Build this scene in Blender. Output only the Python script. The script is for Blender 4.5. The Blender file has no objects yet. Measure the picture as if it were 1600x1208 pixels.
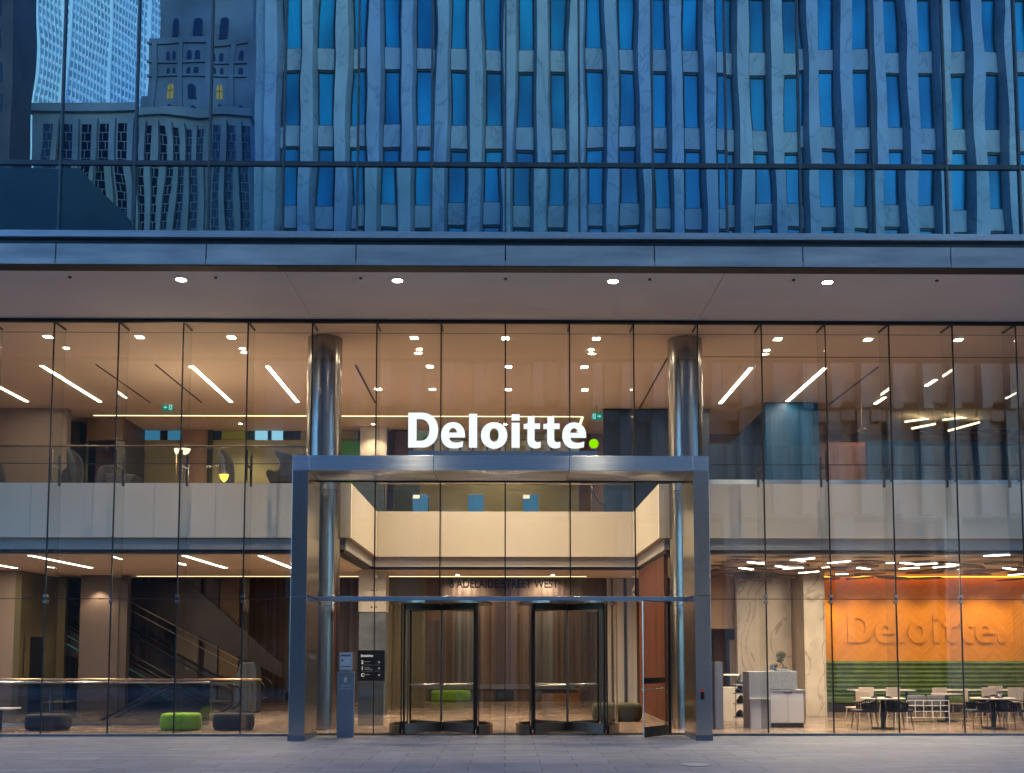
import bpy, math, random
from mathutils import Vector
R = math.radians
S = bpy.context.scene
COL = S.collection
random.seed(7)

# ------------------------------------------------------------------ camera
F, CX, CY = 1650.0, 808.0, 890.0            # focal length and principal point for a 1600 px wide frame
CAM = Vector((0.0, -24.2, 1.85))
YAW, PITCH = R(0.65), R(4.44)
cam_d = bpy.data.cameras.new("camera")
cam = bpy.data.objects.new("camera", cam_d); COL.objects.link(cam)
cam_d.sensor_width = 36; cam_d.lens = 36 * F / 1600
cam_d.shift_x = (800 - CX) / 1600; cam_d.shift_y = (CY - 604) / 1600
cam_d.clip_start = 0.1; cam_d.clip_end = 2000
cam.location = CAM; cam.rotation_euler = (R(90) + PITCH, 0, -YAW)
S.camera = cam

# ------------------------------------------------------------------ world, sun, exposure
w = bpy.data.worlds.new("World"); S.world = w; w.use_nodes = True
nt = w.node_tree; nt.nodes.clear()
out = nt.nodes.new("ShaderNodeOutputWorld"); bg = nt.nodes.new("ShaderNodeBackground")
sky = nt.nodes.new("ShaderNodeTexSky"); sky.sky_type = 'NISHITA'; sky.sun_disc = False
sky.sun_elevation = R(9); sky.sun_rotation = R(20); sky.altitude = 100; sky.ozone_density = 2.0
mx = nt.nodes.new("ShaderNodeMix"); mx.data_type = 'RGBA'; mx.blend_type = 'MULTIPLY'
mx.inputs[0].default_value = 1.0; mx.inputs[7].default_value = (0.36, 0.62, 1.0, 1)
nt.links.new(sky.outputs[0], mx.inputs[6]); nt.links.new(mx.outputs[2], bg.inputs[0])
bg.inputs[1].default_value = 0.15
nt.links.new(bg.outputs[0], out.inputs[0])
sun_d = bpy.data.lights.new("sun", 'SUN'); sun_d.energy = 0.10; sun_d.angle = R(12); sun_d.color = (0.85, 0.92, 1.0)
sun = bpy.data.objects.new("sun", sun_d); COL.objects.link(sun)
sun.rotation_euler = (R(81), 0, R(160)); sun.location = (10, 60, 60)
S.view_settings.view_transform = 'Standard'; S.view_settings.look = 'None'
S.view_settings.exposure = 2.7; S.view_settings.gamma = 1.0
cy = S.cycles
cy.max_bounces = 8; cy.diffuse_bounces = 3; cy.glossy_bounces = 4; cy.transmission_bounces = 6
cy.transparent_max_bounces = 24; cy.sample_clamp_indirect = 4.0; cy.sample_clamp_direct = 0.0
cy.caustics_reflective = False; cy.caustics_refractive = False
cy.use_denoising = True; cy.use_adaptive_sampling = True; cy.adaptive_threshold = 0.02

# ------------------------------------------------------------------ measuring helpers (plan dimensions read off the photograph)
_f = Vector((math.sin(YAW) * math.cos(PITCH), math.cos(YAW) * math.cos(PITCH), math.sin(PITCH)))
_r = Vector((math.cos(YAW), -math.sin(YAW), 0)); _u = _r.cross(_f)
def ray(px, py): return _f + _r * ((px - CX) / F) + _u * (-(py - CY) / F)
def P(px, py, Y):
    d = ray(px, py); t = (Y - CAM.y) / d.y; return CAM + d * t
def Pz(px, py, z):
    d = ray(px, py); t = (z - CAM.z) / d.z; return CAM + d * t
def X(px, Y, py=900): return P(px, py, Y).x
def Z(py, Y, px=789): return P(px, py, Y).z

# ------------------------------------------------------------------ materials
MATS = {}
def nodes(name):
    m = bpy.data.materials.new(name); m.use_nodes = True; n = m.node_tree; n.nodes.clear()
    o = n.nodes.new("ShaderNodeOutputMaterial"); MATS[name] = m
    return m, n, o
def coords(n, scale=(1, 1, 1), rot=(0, 0, 0), rnd=False):
    tc = n.nodes.new("ShaderNodeTexCoord"); mp = n.nodes.new("ShaderNodeMapping")
    mp.inputs['Scale'].default_value = scale; mp.inputs['Rotation'].default_value = rot
    n.links.new(tc.outputs['Object'], mp.inputs['Vector'])
    if rnd:
        oi = n.nodes.new("ShaderNodeObjectInfo"); mu = n.nodes.new("ShaderNodeMath"); mu.operation = 'MULTIPLY'
        mu.inputs[1].default_value = 57.0; n.links.new(oi.outputs['Random'], mu.inputs[0])
        cb = n.nodes.new("ShaderNodeCombineXYZ")
        for k in range(3): n.links.new(mu.outputs[0], cb.inputs[k])
        n.links.new(cb.outputs[0], mp.inputs['Location'])
    return mp
def mat(name, col, rough=0.5, metal=0.0, var=0.12, scale=(2, 2, 2), bump=0.0, bscale=None, spec=0.5, col2=None, rvar=0.0, detail=5, aniso=0, coat=0):
    m, n, o = nodes(name)
    b = n.nodes.new("ShaderNodeBsdfPrincipled"); n.links.new(b.outputs[0], o.inputs[0])
    mp = coords(n, scale); nz = n.nodes.new("ShaderNodeTexNoise"); nz.inputs['Scale'].default_value = 1.0
    nz.inputs['Detail'].default_value = detail; n.links.new(mp.outputs[0], nz.inputs[0])
    mr = n.nodes.new("ShaderNodeMapRange"); mr.inputs[1].default_value = 0.3; mr.inputs[2].default_value = 0.7
    n.links.new(nz.outputs[0], mr.inputs[0])
    mix = n.nodes.new("ShaderNodeMix"); mix.data_type = 'RGBA'
    c2 = col2 if col2 else tuple(c * (1 - var * 1.6) for c in col)
    mix.inputs[6].default_value = (*c2, 1); mix.inputs[7].default_value = (*[min(1, c * (1 + var * .6)) for c in col], 1)
    n.links.new(mr.outputs[0], mix.inputs[0]); n.links.new(mix.outputs[2], b.inputs['Base Color'])
    b.inputs['Roughness'].default_value = rough; b.inputs['Metallic'].default_value = metal
    b.inputs['Specular IOR Level'].default_value = spec
    if aniso:
        b.inputs['Anisotropic'].default_value = aniso
        tg = n.nodes.new("ShaderNodeTangent"); tg.direction_type = 'RADIAL'; tg.axis = 'Z'; n.links.new(tg.outputs[0], b.inputs['Tangent'])
        b.inputs['Anisotropic Rotation'].default_value = .25
    if coat: b.inputs['Coat Weight'].default_value = coat; b.inputs['Coat Roughness'].default_value = .08
    if rvar:
        r2 = n.nodes.new("ShaderNodeMapRange"); r2.inputs[3].default_value = max(0, rough - rvar); r2.inputs[4].default_value = rough + rvar
        n.links.new(nz.outputs[0], r2.inputs[0]); n.links.new(r2.outputs[0], b.inputs['Roughness'])
    if bump:
        mp2 = coords(n, bscale or scale); n2 = n.nodes.new("ShaderNodeTexNoise"); n2.inputs['Scale'].default_value = 1
        n2.inputs['Detail'].default_value = 4; n.links.new(mp2.outputs[0], n2.inputs[0])
        bp = n.nodes.new("ShaderNodeBump"); bp.inputs['Strength'].default_value = 1; bp.inputs['Distance'].default_value = bump
        n.links.new(n2.outputs[0], bp.inputs['Height']); n.links.new(bp.outputs[0], b.inputs['Normal'])
    return m
def emit(name, col, st):
    m, n, o = nodes(name); e = n.nodes.new("ShaderNodeEmission")
    e.inputs[0].default_value = (*col, 1); e.inputs[1].default_value = st; n.links.new(e.outputs[0], o.inputs[0]); return m
def clear_glass(name, tint=(.93, .95, .94), ior=1.5, gain=1.6, gloss=(1, 1, 1), wave=.0006, haze=0.0):
    m, n, o = nodes(name)
    t = n.nodes.new("ShaderNodeBsdfTransparent"); t.inputs[0].default_value = (*tint, 1)
    g = n.nodes.new("ShaderNodeBsdfGlossy"); g.inputs['Roughness'].default_value = 0.0; g.inputs[0].default_value = (*gloss, 1)
    geo = n.nodes.new("ShaderNodeNewGeometry"); dt = n.nodes.new("ShaderNodeVectorMath"); dt.operation = 'DOT_PRODUCT'
    n.links.new(geo.outputs['Normal'], dt.inputs[0]); n.links.new(geo.outputs['Incoming'], dt.inputs[1])
    def M_(op, a, b=None):
        q = n.nodes.new("ShaderNodeMath"); q.operation = op; q.use_clamp = op == 'SUBTRACT'
        for k, v in ((0, a), (1, b)):
            if v is None: continue
            if isinstance(v, (int, float)): q.inputs[k].default_value = v
            else: n.links.new(v, q.inputs[k])
        return q
    r0 = ((ior - 1) / (ior + 1)) ** 2
    fr = M_('ADD', M_('MULTIPLY', M_('POWER', M_('SUBTRACT', 1.0, M_('ABSOLUTE', dt.outputs['Value']).outputs[0]).outputs[0], 5.0).outputs[0], 1 - r0).outputs[0], r0)
    ml = n.nodes.new("ShaderNodeMath"); ml.operation = 'MULTIPLY'; ml.inputs[1].default_value = gain; ml.use_clamp = True
    mx = n.nodes.new("ShaderNodeMixShader")
    n.links.new(fr.outputs[0], ml.inputs[0]); n.links.new(ml.outputs[0], mx.inputs[0])
    n.links.new(t.outputs[0], mx.inputs[1]); n.links.new(g.outputs[0], mx.inputs[2]); n.links.new(mx.outputs[0], o.inputs[0])
    if wave:
        mp = coords(n, (.7, .7, .3), rnd=True); nz = n.nodes.new("ShaderNodeTexNoise"); nz.inputs['Scale'].default_value = 1
        nz.inputs['Detail'].default_value = 1; n.links.new(mp.outputs[0], nz.inputs[0])
        bp = n.nodes.new("ShaderNodeBump"); bp.inputs['Strength'].default_value = 1; bp.inputs['Distance'].default_value = wave
        n.links.new(nz.outputs[0], bp.inputs['Height']); n.links.new(bp.outputs[0], g.inputs['Normal'])
    return m
def mirror_glass(name, tint, wave=.02, base=(.004, .01, .016)):
    m, n, o = nodes(name)
    g = n.nodes.new("ShaderNodeBsdfGlossy"); g.inputs['Roughness'].default_value = 0.0
    d = n.nodes.new("ShaderNodeBsdfDiffuse"); d.inputs[0].default_value = (*base, 1)
    mx = n.nodes.new("ShaderNodeAddShader")
    n.links.new(g.outputs[0], mx.inputs[0]); n.links.new(d.outputs[0], mx.inputs[1]); n.links.new(mx.outputs[0], o.inputs[0])
    # coating colour drifts between the sheets from blue to a greener blue
    mp = coords(n, (.5, .5, .15), rnd=True); nz = n.nodes.new("ShaderNodeTexNoise"); nz.inputs['Scale'].default_value = .8
    nz.inputs['Detail'].default_value = 1.5; n.links.new(mp.outputs[0], nz.inputs[0])
    cr = n.nodes.new("ShaderNodeValToRGB"); cr.color_ramp.elements[0].position = .36; cr.color_ramp.elements[1].position = .64
    cr.color_ramp.elements[0].color = (tint[0] * .72, tint[1] * .86, tint[2] * 1.06, 1)
    cr.color_ramp.elements[1].color = (tint[0] * 1.0, tint[1] * 1.04, tint[2] * .98, 1)
    n.links.new(nz.outputs[0], cr.inputs[0]); n.links.new(cr.outputs[0], g.inputs[0])
    mp = coords(n, (.62, .62, .38), rnd=True); nz = n.nodes.new("ShaderNodeTexNoise"); nz.inputs['Scale'].default_value = 1
    nz.inputs['Detail'].default_value = 1.2; n.links.new(mp.outputs[0], nz.inputs[0])
    bp = n.nodes.new("ShaderNodeBump"); bp.inputs['Strength'].default_value = 1; bp.inputs['Distance'].default_value = wave
    n.links.new(nz.outputs[0], bp.inputs['Height']); n.links.new(bp.outputs[0], g.inputs['Normal'])
    return m
def marble(name, c1, c2, scale=1.0, rough=.35, vein=.02):
    m, n, o = nodes(name)
    b = n.nodes.new("ShaderNodeBsdfPrincipled"); n.links.new(b.outputs[0], o.inputs[0]); b.inputs['Roughness'].default_value = rough
    mp = coords(n, (scale, scale, scale * .6), (0, R(35), 0))
    nz = n.nodes.new("ShaderNodeTexNoise"); nz.inputs['Scale'].default_value = .9; nz.inputs['Detail'].default_value = 6; nz.inputs['Distortion'].default_value = 1.4
    n.links.new(mp.outputs[0], nz.inputs[0])
    s = n.nodes.new("ShaderNodeMath"); s.operation = 'SUBTRACT'; s.inputs[1].default_value = .5; n.links.new(nz.outputs[0], s.inputs[0])
    a = n.nodes.new("ShaderNodeMath"); a.operation = 'ABSOLUTE'; n.links.new(s.outputs[0], a.inputs[0])
    mr = n.nodes.new("ShaderNodeMapRange"); mr.inputs[1].default_value = 0; mr.inputs[2].default_value = vein; n.links.new(a.outputs[0], mr.inputs[0])
    mix = n.nodes.new("ShaderNodeMix"); mix.data_type = 'RGBA'; mix.inputs[6].default_value = (*c2, 1); mix.inputs[7].default_value = (*c1, 1)
    n.links.new(mr.outputs[0], mix.inputs[0])
    n3 = n.nodes.new("ShaderNodeTexNoise"); n3.inputs['Scale'].default_value = 1.7; n3.inputs['Detail'].default_value = 5; n.links.new(mp.outputs[0], n3.inputs[0])
    m2 = n.nodes.new("ShaderNodeMix"); m2.data_type = 'RGBA'; m2.blend_type = 'MULTIPLY'; m2.inputs[0].default_value = .55
    n.links.new(mix.outputs[2], m2.inputs[6])
    mr3 = n.nodes.new("ShaderNodeMapRange"); mr3.inputs[1].default_value = .3; mr3.inputs[2].default_value = .7; mr3.inputs[3].default_value = .55; mr3.inputs[4].default_value = 1.1
    n.links.new(n3.outputs[0], mr3.inputs[0]); n.links.new(mr3.outputs[0], m2.inputs[7]); n.links.new(m2.outputs[2], b.inputs['Base Color'])
    return m
def slat_wood(name, c1, c2, pitch=.12, rough=.45, axis='X'):
    """vertical boards, each its own tone"""
    m, n, o = nodes(name)
    b = n.nodes.new("ShaderNodeBsdfPrincipled"); n.links.new(b.outputs[0], o.inputs[0]); b.inputs['Roughness'].default_value = rough
    tc = n.nodes.new("ShaderNodeTexCoord"); sp = n.nodes.new("ShaderNodeSeparateXYZ"); n.links.new(tc.outputs['Object'], sp.inputs[0])
    dv = n.nodes.new("ShaderNodeMath"); dv.operation = 'DIVIDE'; dv.inputs[1].default_value = pitch; n.links.new(sp.outputs[axis], dv.inputs[0])
    fl = n.nodes.new("ShaderNodeMath"); fl.operation = 'FLOOR'; n.links.new(dv.outputs[0], fl.inputs[0])
    wn = n.nodes.new("ShaderNodeTexWhiteNoise"); wn.noise_dimensions = '1D'; n.links.new(fl.outputs[0], wn.inputs['W'])
    mp = coords(n, (9, 9, .7)); nz = n.nodes.new("ShaderNodeTexNoise"); nz.inputs['Scale'].default_value = 1; nz.inputs['Detail'].default_value = 6
    n.links.new(mp.outputs[0], nz.inputs[0])
    ad = n.nodes.new("ShaderNodeMath"); ad.operation = 'ADD'; n.links.new(wn.outputs[0], ad.inputs[0]); n.links.new(nz.outputs[0], ad.inputs[1])
    mr = n.nodes.new("ShaderNodeMapRange"); mr.inputs[1].default_value = .35; mr.inputs[2].default_value = 1.6; n.links.new(ad.outputs[0], mr.inputs[0])
    mix = n.nodes.new("ShaderNodeMix"); mix.data_type = 'RGBA'; mix.inputs[6].default_value = (*c1, 1); mix.inputs[7].default_value = (*c2, 1)
    n.links.new(mr.outputs[0], mix.inputs[0]); n.links.new(mix.outputs[2], b.inputs['Base Color'])
    fr = n.nodes.new("ShaderNodeMath"); fr.operation = 'FRACT'; n.links.new(dv.outputs[0], fr.inputs[0])
    gt = n.nodes.new("ShaderNodeMath"); gt.operation = 'GREATER_THAN'; gt.inputs[1].default_value = .06; n.links.new(fr.outputs[0], gt.inputs[0])
    bp = n.nodes.new("ShaderNodeBump"); bp.inputs['Distance'].default_value = .006; n.links.new(gt.outputs[0], bp.inputs['Height']); n.links.new(bp.outputs[0], b.inputs['Normal'])
    return m
def herringbone(name, c1, c2):
    """chevron-laid oak boards on a wall in the XZ plane"""
    m, n, o = nodes(name)
    b = n.nodes.new("ShaderNodeBsdfPrincipled"); n.links.new(b.outputs[0], o.inputs[0]); b.inputs['Roughness'].default_value = .42
    tc = n.nodes.new("ShaderNodeTexCoord"); sp = n.nodes.new("ShaderNodeSeparateXYZ"); n.links.new(tc.outputs['Object'], sp.inputs[0])
    def M_(op, a, bb=None):
        q = n.nodes.new("ShaderNodeMath"); q.operation = op
        for k, v in ((0, a), (1, bb)):
            if v is None: continue
            if isinstance(v, (int, float)): q.inputs[k].default_value = v
            else: n.links.new(v, q.inputs[k])
        return q.outputs[0]
    pp = M_('PINGPONG', sp.outputs['X'], .45)
    col = M_('FLOOR', M_('DIVIDE', sp.outputs['X'], .45))
    v = M_('DIVIDE', M_('ADD', sp.outputs['Z'], pp), .085)
    row = M_('FLOOR', v); frac = M_('FRACT', v)
    cb = n.nodes.new("ShaderNodeCombineXYZ"); n.links.new(col, cb.inputs[0]); n.links.new(row, cb.inputs[1])
    wn = n.nodes.new("ShaderNodeTexWhiteNoise"); wn.noise_dimensions = '3D'; n.links.new(cb.outputs[0], wn.inputs['Vector'])
    mp = coords(n, (6, 6, 6)); nz = n.nodes.new("ShaderNodeTexNoise"); nz.inputs['Scale'].default_value = 1.5; nz.inputs['Detail'].default_value = 6
    n.links.new(mp.outputs[0], nz.inputs[0])
    t = M_('MULTIPLY', M_('ADD', wn.outputs[0], nz.outputs[0]), .6)
    mix = n.nodes.new("ShaderNodeMix"); mix.data_type = 'RGBA'; mix.inputs[6].default_value = (*c1, 1); mix.inputs[7].default_value = (*c2, 1)
    n.links.new(t, mix.inputs[0])
    g = M_('GREATER_THAN', frac, .05)
    m2 = n.nodes.new("ShaderNodeMix"); m2.data_type = 'RGBA'; m2.inputs[6].default_value = (c1[0] * .35, c1[1] * .3, c1[2] * .3, 1)
    n.links.new(g, m2.inputs[0]); n.links.new(mix.outputs[2], m2.inputs[7]); n.links.new(m2.outputs[2], b.inputs['Base Color'])
    bp = n.nodes.new("ShaderNodeBump"); bp.inputs['Distance'].default_value = .004; n.links.new(g, bp.inputs['Height']); n.links.new(bp.outputs[0], b.inputs['Normal'])
    return m
def paving(name, c1, c2, sx, sy, rough=.7, gap=.006, gcol=(.1, .1, .11), spec=.5, streak=True):
    m, n, o = nodes(name)
    b = n.nodes.new("ShaderNodeBsdfPrincipled"); n.links.new(b.outputs[0], o.inputs[0]); b.inputs['Roughness'].default_value = rough
    b.inputs['Specular IOR Level'].default_value = spec
    tc = n.nodes.new("ShaderNodeTexCoord")
    br = n.nodes.new("ShaderNodeTexBrick"); br.offset = .5; br.inputs['Scale'].default_value = 1
    br.inputs['Brick Width'].default_value = sx; br.inputs['Row Height'].default_value = sy; br.inputs['Mortar Size'].default_value = gap
    br.inputs['Mortar Smooth'].default_value = .2
    br.inputs['Color1'].default_value = (*c1, 1); br.inputs['Color2'].default_value = (*c2, 1); br.inputs['Mortar'].default_value = (*gcol, 1)
    n.links.new(tc.outputs['Object'], br.inputs[0])
    mp = coords(n, (.9, 2.6, 1) if streak else (1, 1, 1)); nz = n.nodes.new("ShaderNodeTexNoise"); nz.inputs['Scale'].default_value = 1.3; nz.inputs['Detail'].default_value = 9
    nz.inputs['Roughness'].default_value = .62; n.links.new(mp.outputs[0], nz.inputs[0])
    mr = n.nodes.new("ShaderNodeMapRange"); mr.inputs[1].default_value = .32; mr.inputs[2].default_value = .7; mr.inputs[3].default_value = .62; mr.inputs[4].default_value = 1.25
    n.links.new(nz.outputs[0], mr.inputs[0])
    mm = n.nodes.new("ShaderNodeMix"); mm.data_type = 'RGBA'; mm.blend_type = 'MULTIPLY'; mm.inputs[0].default_value = 1
    n.links.new(br.outputs[0], mm.inputs[6]); n.links.new(mr.outputs[0], mm.inputs[7]); n.links.new(mm.outputs[2], b.inputs['Base Color'])
    r2 = n.nodes.new("ShaderNodeMapRange"); r2.inputs[3].default_value = rough - .15; r2.inputs[4].default_value = rough + .15
    n.links.new(nz.outputs[0], r2.inputs[0]); n.links.new(r2.outputs[0], b.inputs['Roughness'])
    bp = n.nodes.new("ShaderNodeBump"); bp.inputs['Distance'].default_value = .003; n.links.new(mm.outputs[2], bp.inputs['Height'])
    n.links.new(bp.outputs[0], b.inputs['Normal'])
    return m

glassM   = clear_glass("facade glass", (.90, .92, .91), 1.52, 1.95, (1.0, .92, .94), .0012)
finM     = clear_glass("fin glass", (.95, .96, .955), 1.45, .25, wave=0)
balM     = clear_glass("balustrade glass", (.94, .96, .96), 1.5, .8, wave=0)
doorGM   = clear_glass("door glass", (.93, .93, .92), 1.5, .9, wave=.0006)
upperM   = mirror_glass("coated blue glass", (.165, .285, .37), .0040)
upperLM  = mirror_glass("coated teal glass", (.145, .275, .345), .0050)
jointM   = mat("black silicone", (.008, .008, .009), .5)
mullM    = mat("dark grey mullion", (.10, .12, .13), .35, .7)
mullLM   = mat("dark facade transom", (.06, .08, .09), .35, .6)
sillM    = mat("aluminium sill", (.42, .46, .50), .35, .6, scale=(.6, .6, 8))
fasciaM  = mat("weathered zinc fascia", (.50, .46, .43), .5, .15, .22, (.5, .5, 3), col2=(.27, .27, .28))
bronzeM  = mat("bronze drip edge", (.035, .026, .022), .6, .2)
soffitM  = mat("soffit plaster", (.86, .80, .77), .7, 0, .05, (.4, .4, .4))
steelM   = mat("brushed stainless steel", (.50, .49, .48), .22, 1.0, .10, (.5, .5, 40), bump=.0016, bscale=(1.4, 1.4, .6), rvar=.06)
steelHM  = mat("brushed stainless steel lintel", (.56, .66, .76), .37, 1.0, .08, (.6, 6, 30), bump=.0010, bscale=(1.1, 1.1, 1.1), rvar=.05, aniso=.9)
columnM  = mat("polished column cladding", (.36, .35, .34), .22, 1.0, .12, (.6, .6, .8), bump=.0006, bscale=(1, 1, .3), rvar=.05)
blackM   = mat("black metal", (.012, .012, .014), .4, .3)
darkM    = mat("charcoal panel", (.02, .02, .022), .5)
floorM   = paving("polished lobby stone", (.23, .165, .125), (.26, .19, .145), 1.2, .6, .24, .003, (.12, .09, .07), .6, False)
paveM    = paving("granite pavement", (.125, .145, .185), (.165, .18, .22), 1.2, .6, .68, .011, (.05, .052, .06), .4, True)
roadM    = mat("asphalt", (.05, .05, .055), .8, 0, .2, (2, 2, 2), .004, (60, 60, 60))
kerbM    = mat("granite kerb", (.28, .29, .31), .6, 0, .2, (3, 3, 3))
plinthM  = mat("dark granite plinth", (.12, .13, .15), .4, 0, .2, (5, 5, 5))
ceilM    = mat("lobby ceiling plaster", (.85, .69, .55), .8, 0, .03, (.3, .3, .3))
ceilLM   = mat("lower ceiling plaster", (.82, .68, .55), .75, 0, .03, (.3, .3, .3))
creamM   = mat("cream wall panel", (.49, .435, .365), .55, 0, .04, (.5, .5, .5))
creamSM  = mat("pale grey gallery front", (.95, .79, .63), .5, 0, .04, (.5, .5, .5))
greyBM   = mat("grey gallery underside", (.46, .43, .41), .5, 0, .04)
gapM     = mat("shadow gap", (.03, .03, .035), .5)
beigeM   = mat("taupe wall panel", (.25, .19, .155), .6, 0, .08, (1, 1, .5))
oliveM   = mat("olive bronze panel", (.16, .13, .06), .4, .3, .15, (1, 1, .5))
oliveWM  = mat("olive back wall", (.42, .38, .20), .6, 0, .08, (.6, .6, .6))
limeM    = mat("lime painted wall", (.45, .52, .12), .6, 0, .08)
greenPM  = mat("green panel", (.04, .30, .06), .4)
brownWM  = slat_wood("walnut slats", (.075, .050, .042), (.20, .145, .125), .11)
pinkWM   = slat_wood("taupe timber wall", (.24, .16, .125), (.38, .27, .22), .6)
rustWM   = slat_wood("red walnut panelling", (.045, .010, .003), (.14, .030, .007), .32, axis='Y')
warmWM   = slat_wood("warm oak panel", (.36, .21, .12), (.50, .31, .18), .35)
orangeM  = herringbone("herringbone oak wall", (.60, .21, .007), (.78, .30, .010))
orangeLM = mat("raised oak letters", (.50, .20, .025), .4, 0, .1, (4, 4, 4))
navyM    = slat_wood("navy felt screen", (.010, .035, .085), (.022, .060, .13), .28)
tealM    = slat_wood("teal curtain", (.004, .075, .19), (.009, .12, .27), .16)
tuftM    = mat("green upholstery", (.09, .15, .022), .85, 0, .25, (3, 3, 3), .003, (30, 30, 30))
marbleM  = marble("veined cream marble", (.52, .44, .35), (.30, .24, .18), 1.1)
marbleDM = marble("veined beige marble", (.50, .42, .34), (.28, .22, .17), 1.0)
whiteM   = mat("white laminate", (.62, .60, .60), .4, 0, .03)
speckM   = mat("speckled grey stone", (.33, .34, .37), .5, 0, .3, (60, 60, 60))
poufG    = mat("lime green fabric", (.21, .40, .015), .9, 0, .12, (6, 6, 6), .002, (90, 90, 90))
poufB    = mat("black fabric", (.014, .015, .019), .9, 0, .2, (6, 6, 6), .002, (90, 90, 90))
poufY    = mat("grey fabric", (.13, .12, .11), .9, 0, .2, (6, 6, 6), .002, (90, 90, 90))
poufO    = mat("dark olive fabric", (.05, .055, .03), .9, 0, .2, (6, 6, 6), .002, (90, 90, 90))
chairM   = mat("charcoal chair fabric", (.035, .035, .04), .9, 0, .15, (6, 6, 6))
tanM     = mat("taupe chair shell", (.42, .34, .27), .6, 0, .05)
woodM    = mat("chair leg wood", (.14, .06, .03), .5, 0, .1)
leafM    = mat("bonsai leaves", (.02, .05, .012), .6, 0, .4, (20, 20, 20))
whiteS   = emit("white sign face", (.88, .95, 1.0), 0.167)
greenS   = emit("green sign face", (.30, .82, .0), 0.155)
letterSM = mat("sign letter returns", (.10, .14, .18), .4, .3)
railM    = mat("blue grey sign rail", (.12, .19, .28), .4, .5)
paperM   = mat("paper", (.7, .7, .7), .7, 0, .02)
blueM    = mat("blue cabinet", (.012, .10, .26), .45, 0, .08)
tealLM   = emit("lit teal glass", (.10, .45, .75), 0.062)
cyanM    = emit("lit cyan window", (.35, .75, .95), 0.136)
escM     = mat("escalator cladding", (.065, .048, .040), .35, .3, .1, (1, 1, 1))
escTM    = emit("escalator tread light", (.10, .38, .36), 0.0372)
rubberM  = mat("black handrail rubber", (.01, .01, .012), .3)
goldM    = mat("brass rail", (.45, .30, .17), .3, 1.0)
stripM   = emit("linear lamp diffuser", (1.0, .82, .60), 3.72)
stripWM  = emit("cove strip", (1.0, .78, .38), 0.496)
downM    = emit("downlight lens", (1.0, .82, .58), 13.6)
tubeM    = emit("pendant tube", (1.0, .80, .42), 0.558)
amberM   = emit("amber cove", (1.0, .34, .02), 0.744)
exitM    = emit("exit sign green", (.0, .20, .14), 0.155)
exitWM   = emit("exit sign white", (.5, 1.0, .9), 0.124)
lampM    = emit("lamp glass", (1.0, .74, .42), 0.496)
lampYM   = emit("amber lamp glass", (1.0, .55, .08), 0.434)
fadM     = marble("opposite marble", (.33, .33, .35), (.23, .235, .26), .55, .5, .022)
facWM    = mat("opposite window glass", (.012, .25, .38), .12, .10, .30, (.55, .55, .24), col2=(.004, .09, .17), detail=1)  # blue of the reflected sky and its variation put into the base colour
frameM   = mat("window frame", (.006, .01, .016), .5)
bankM    = mat("grey bank limestone", (.27, .27, .30), .8, 0, .2, (.3, .3, .3))
stoneM   = mat("old limestone", (.17, .165, .185), .8, 0, .25, (.2, .2, .2), .05, (1, 1, 1))
darkWM   = mat("dark window", (.008, .012, .03), .15)
brickM   = mat("dark brown stone", (.085, .06, .065), .7, 0, .35, (.3, .3, .3))
towerM   = mat("pale tower cladding", (.72, .76, .78), .5, 0, .08)
towerWM  = mat("tower glazing", (.40, .50, .58), .25, .2, .25, (.3, .3, .3))
nightM   = mat("dark slate mass", (.018, .028, .035), .6, 0, .2, (.3, .3, .3))
litM     = emit("lit window", (1.0, .62, .16), 0.155)
podM     = mat("brown podium granite", (.30, .22, .21), .5, 0, .2, (.6, .6, .6))

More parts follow.
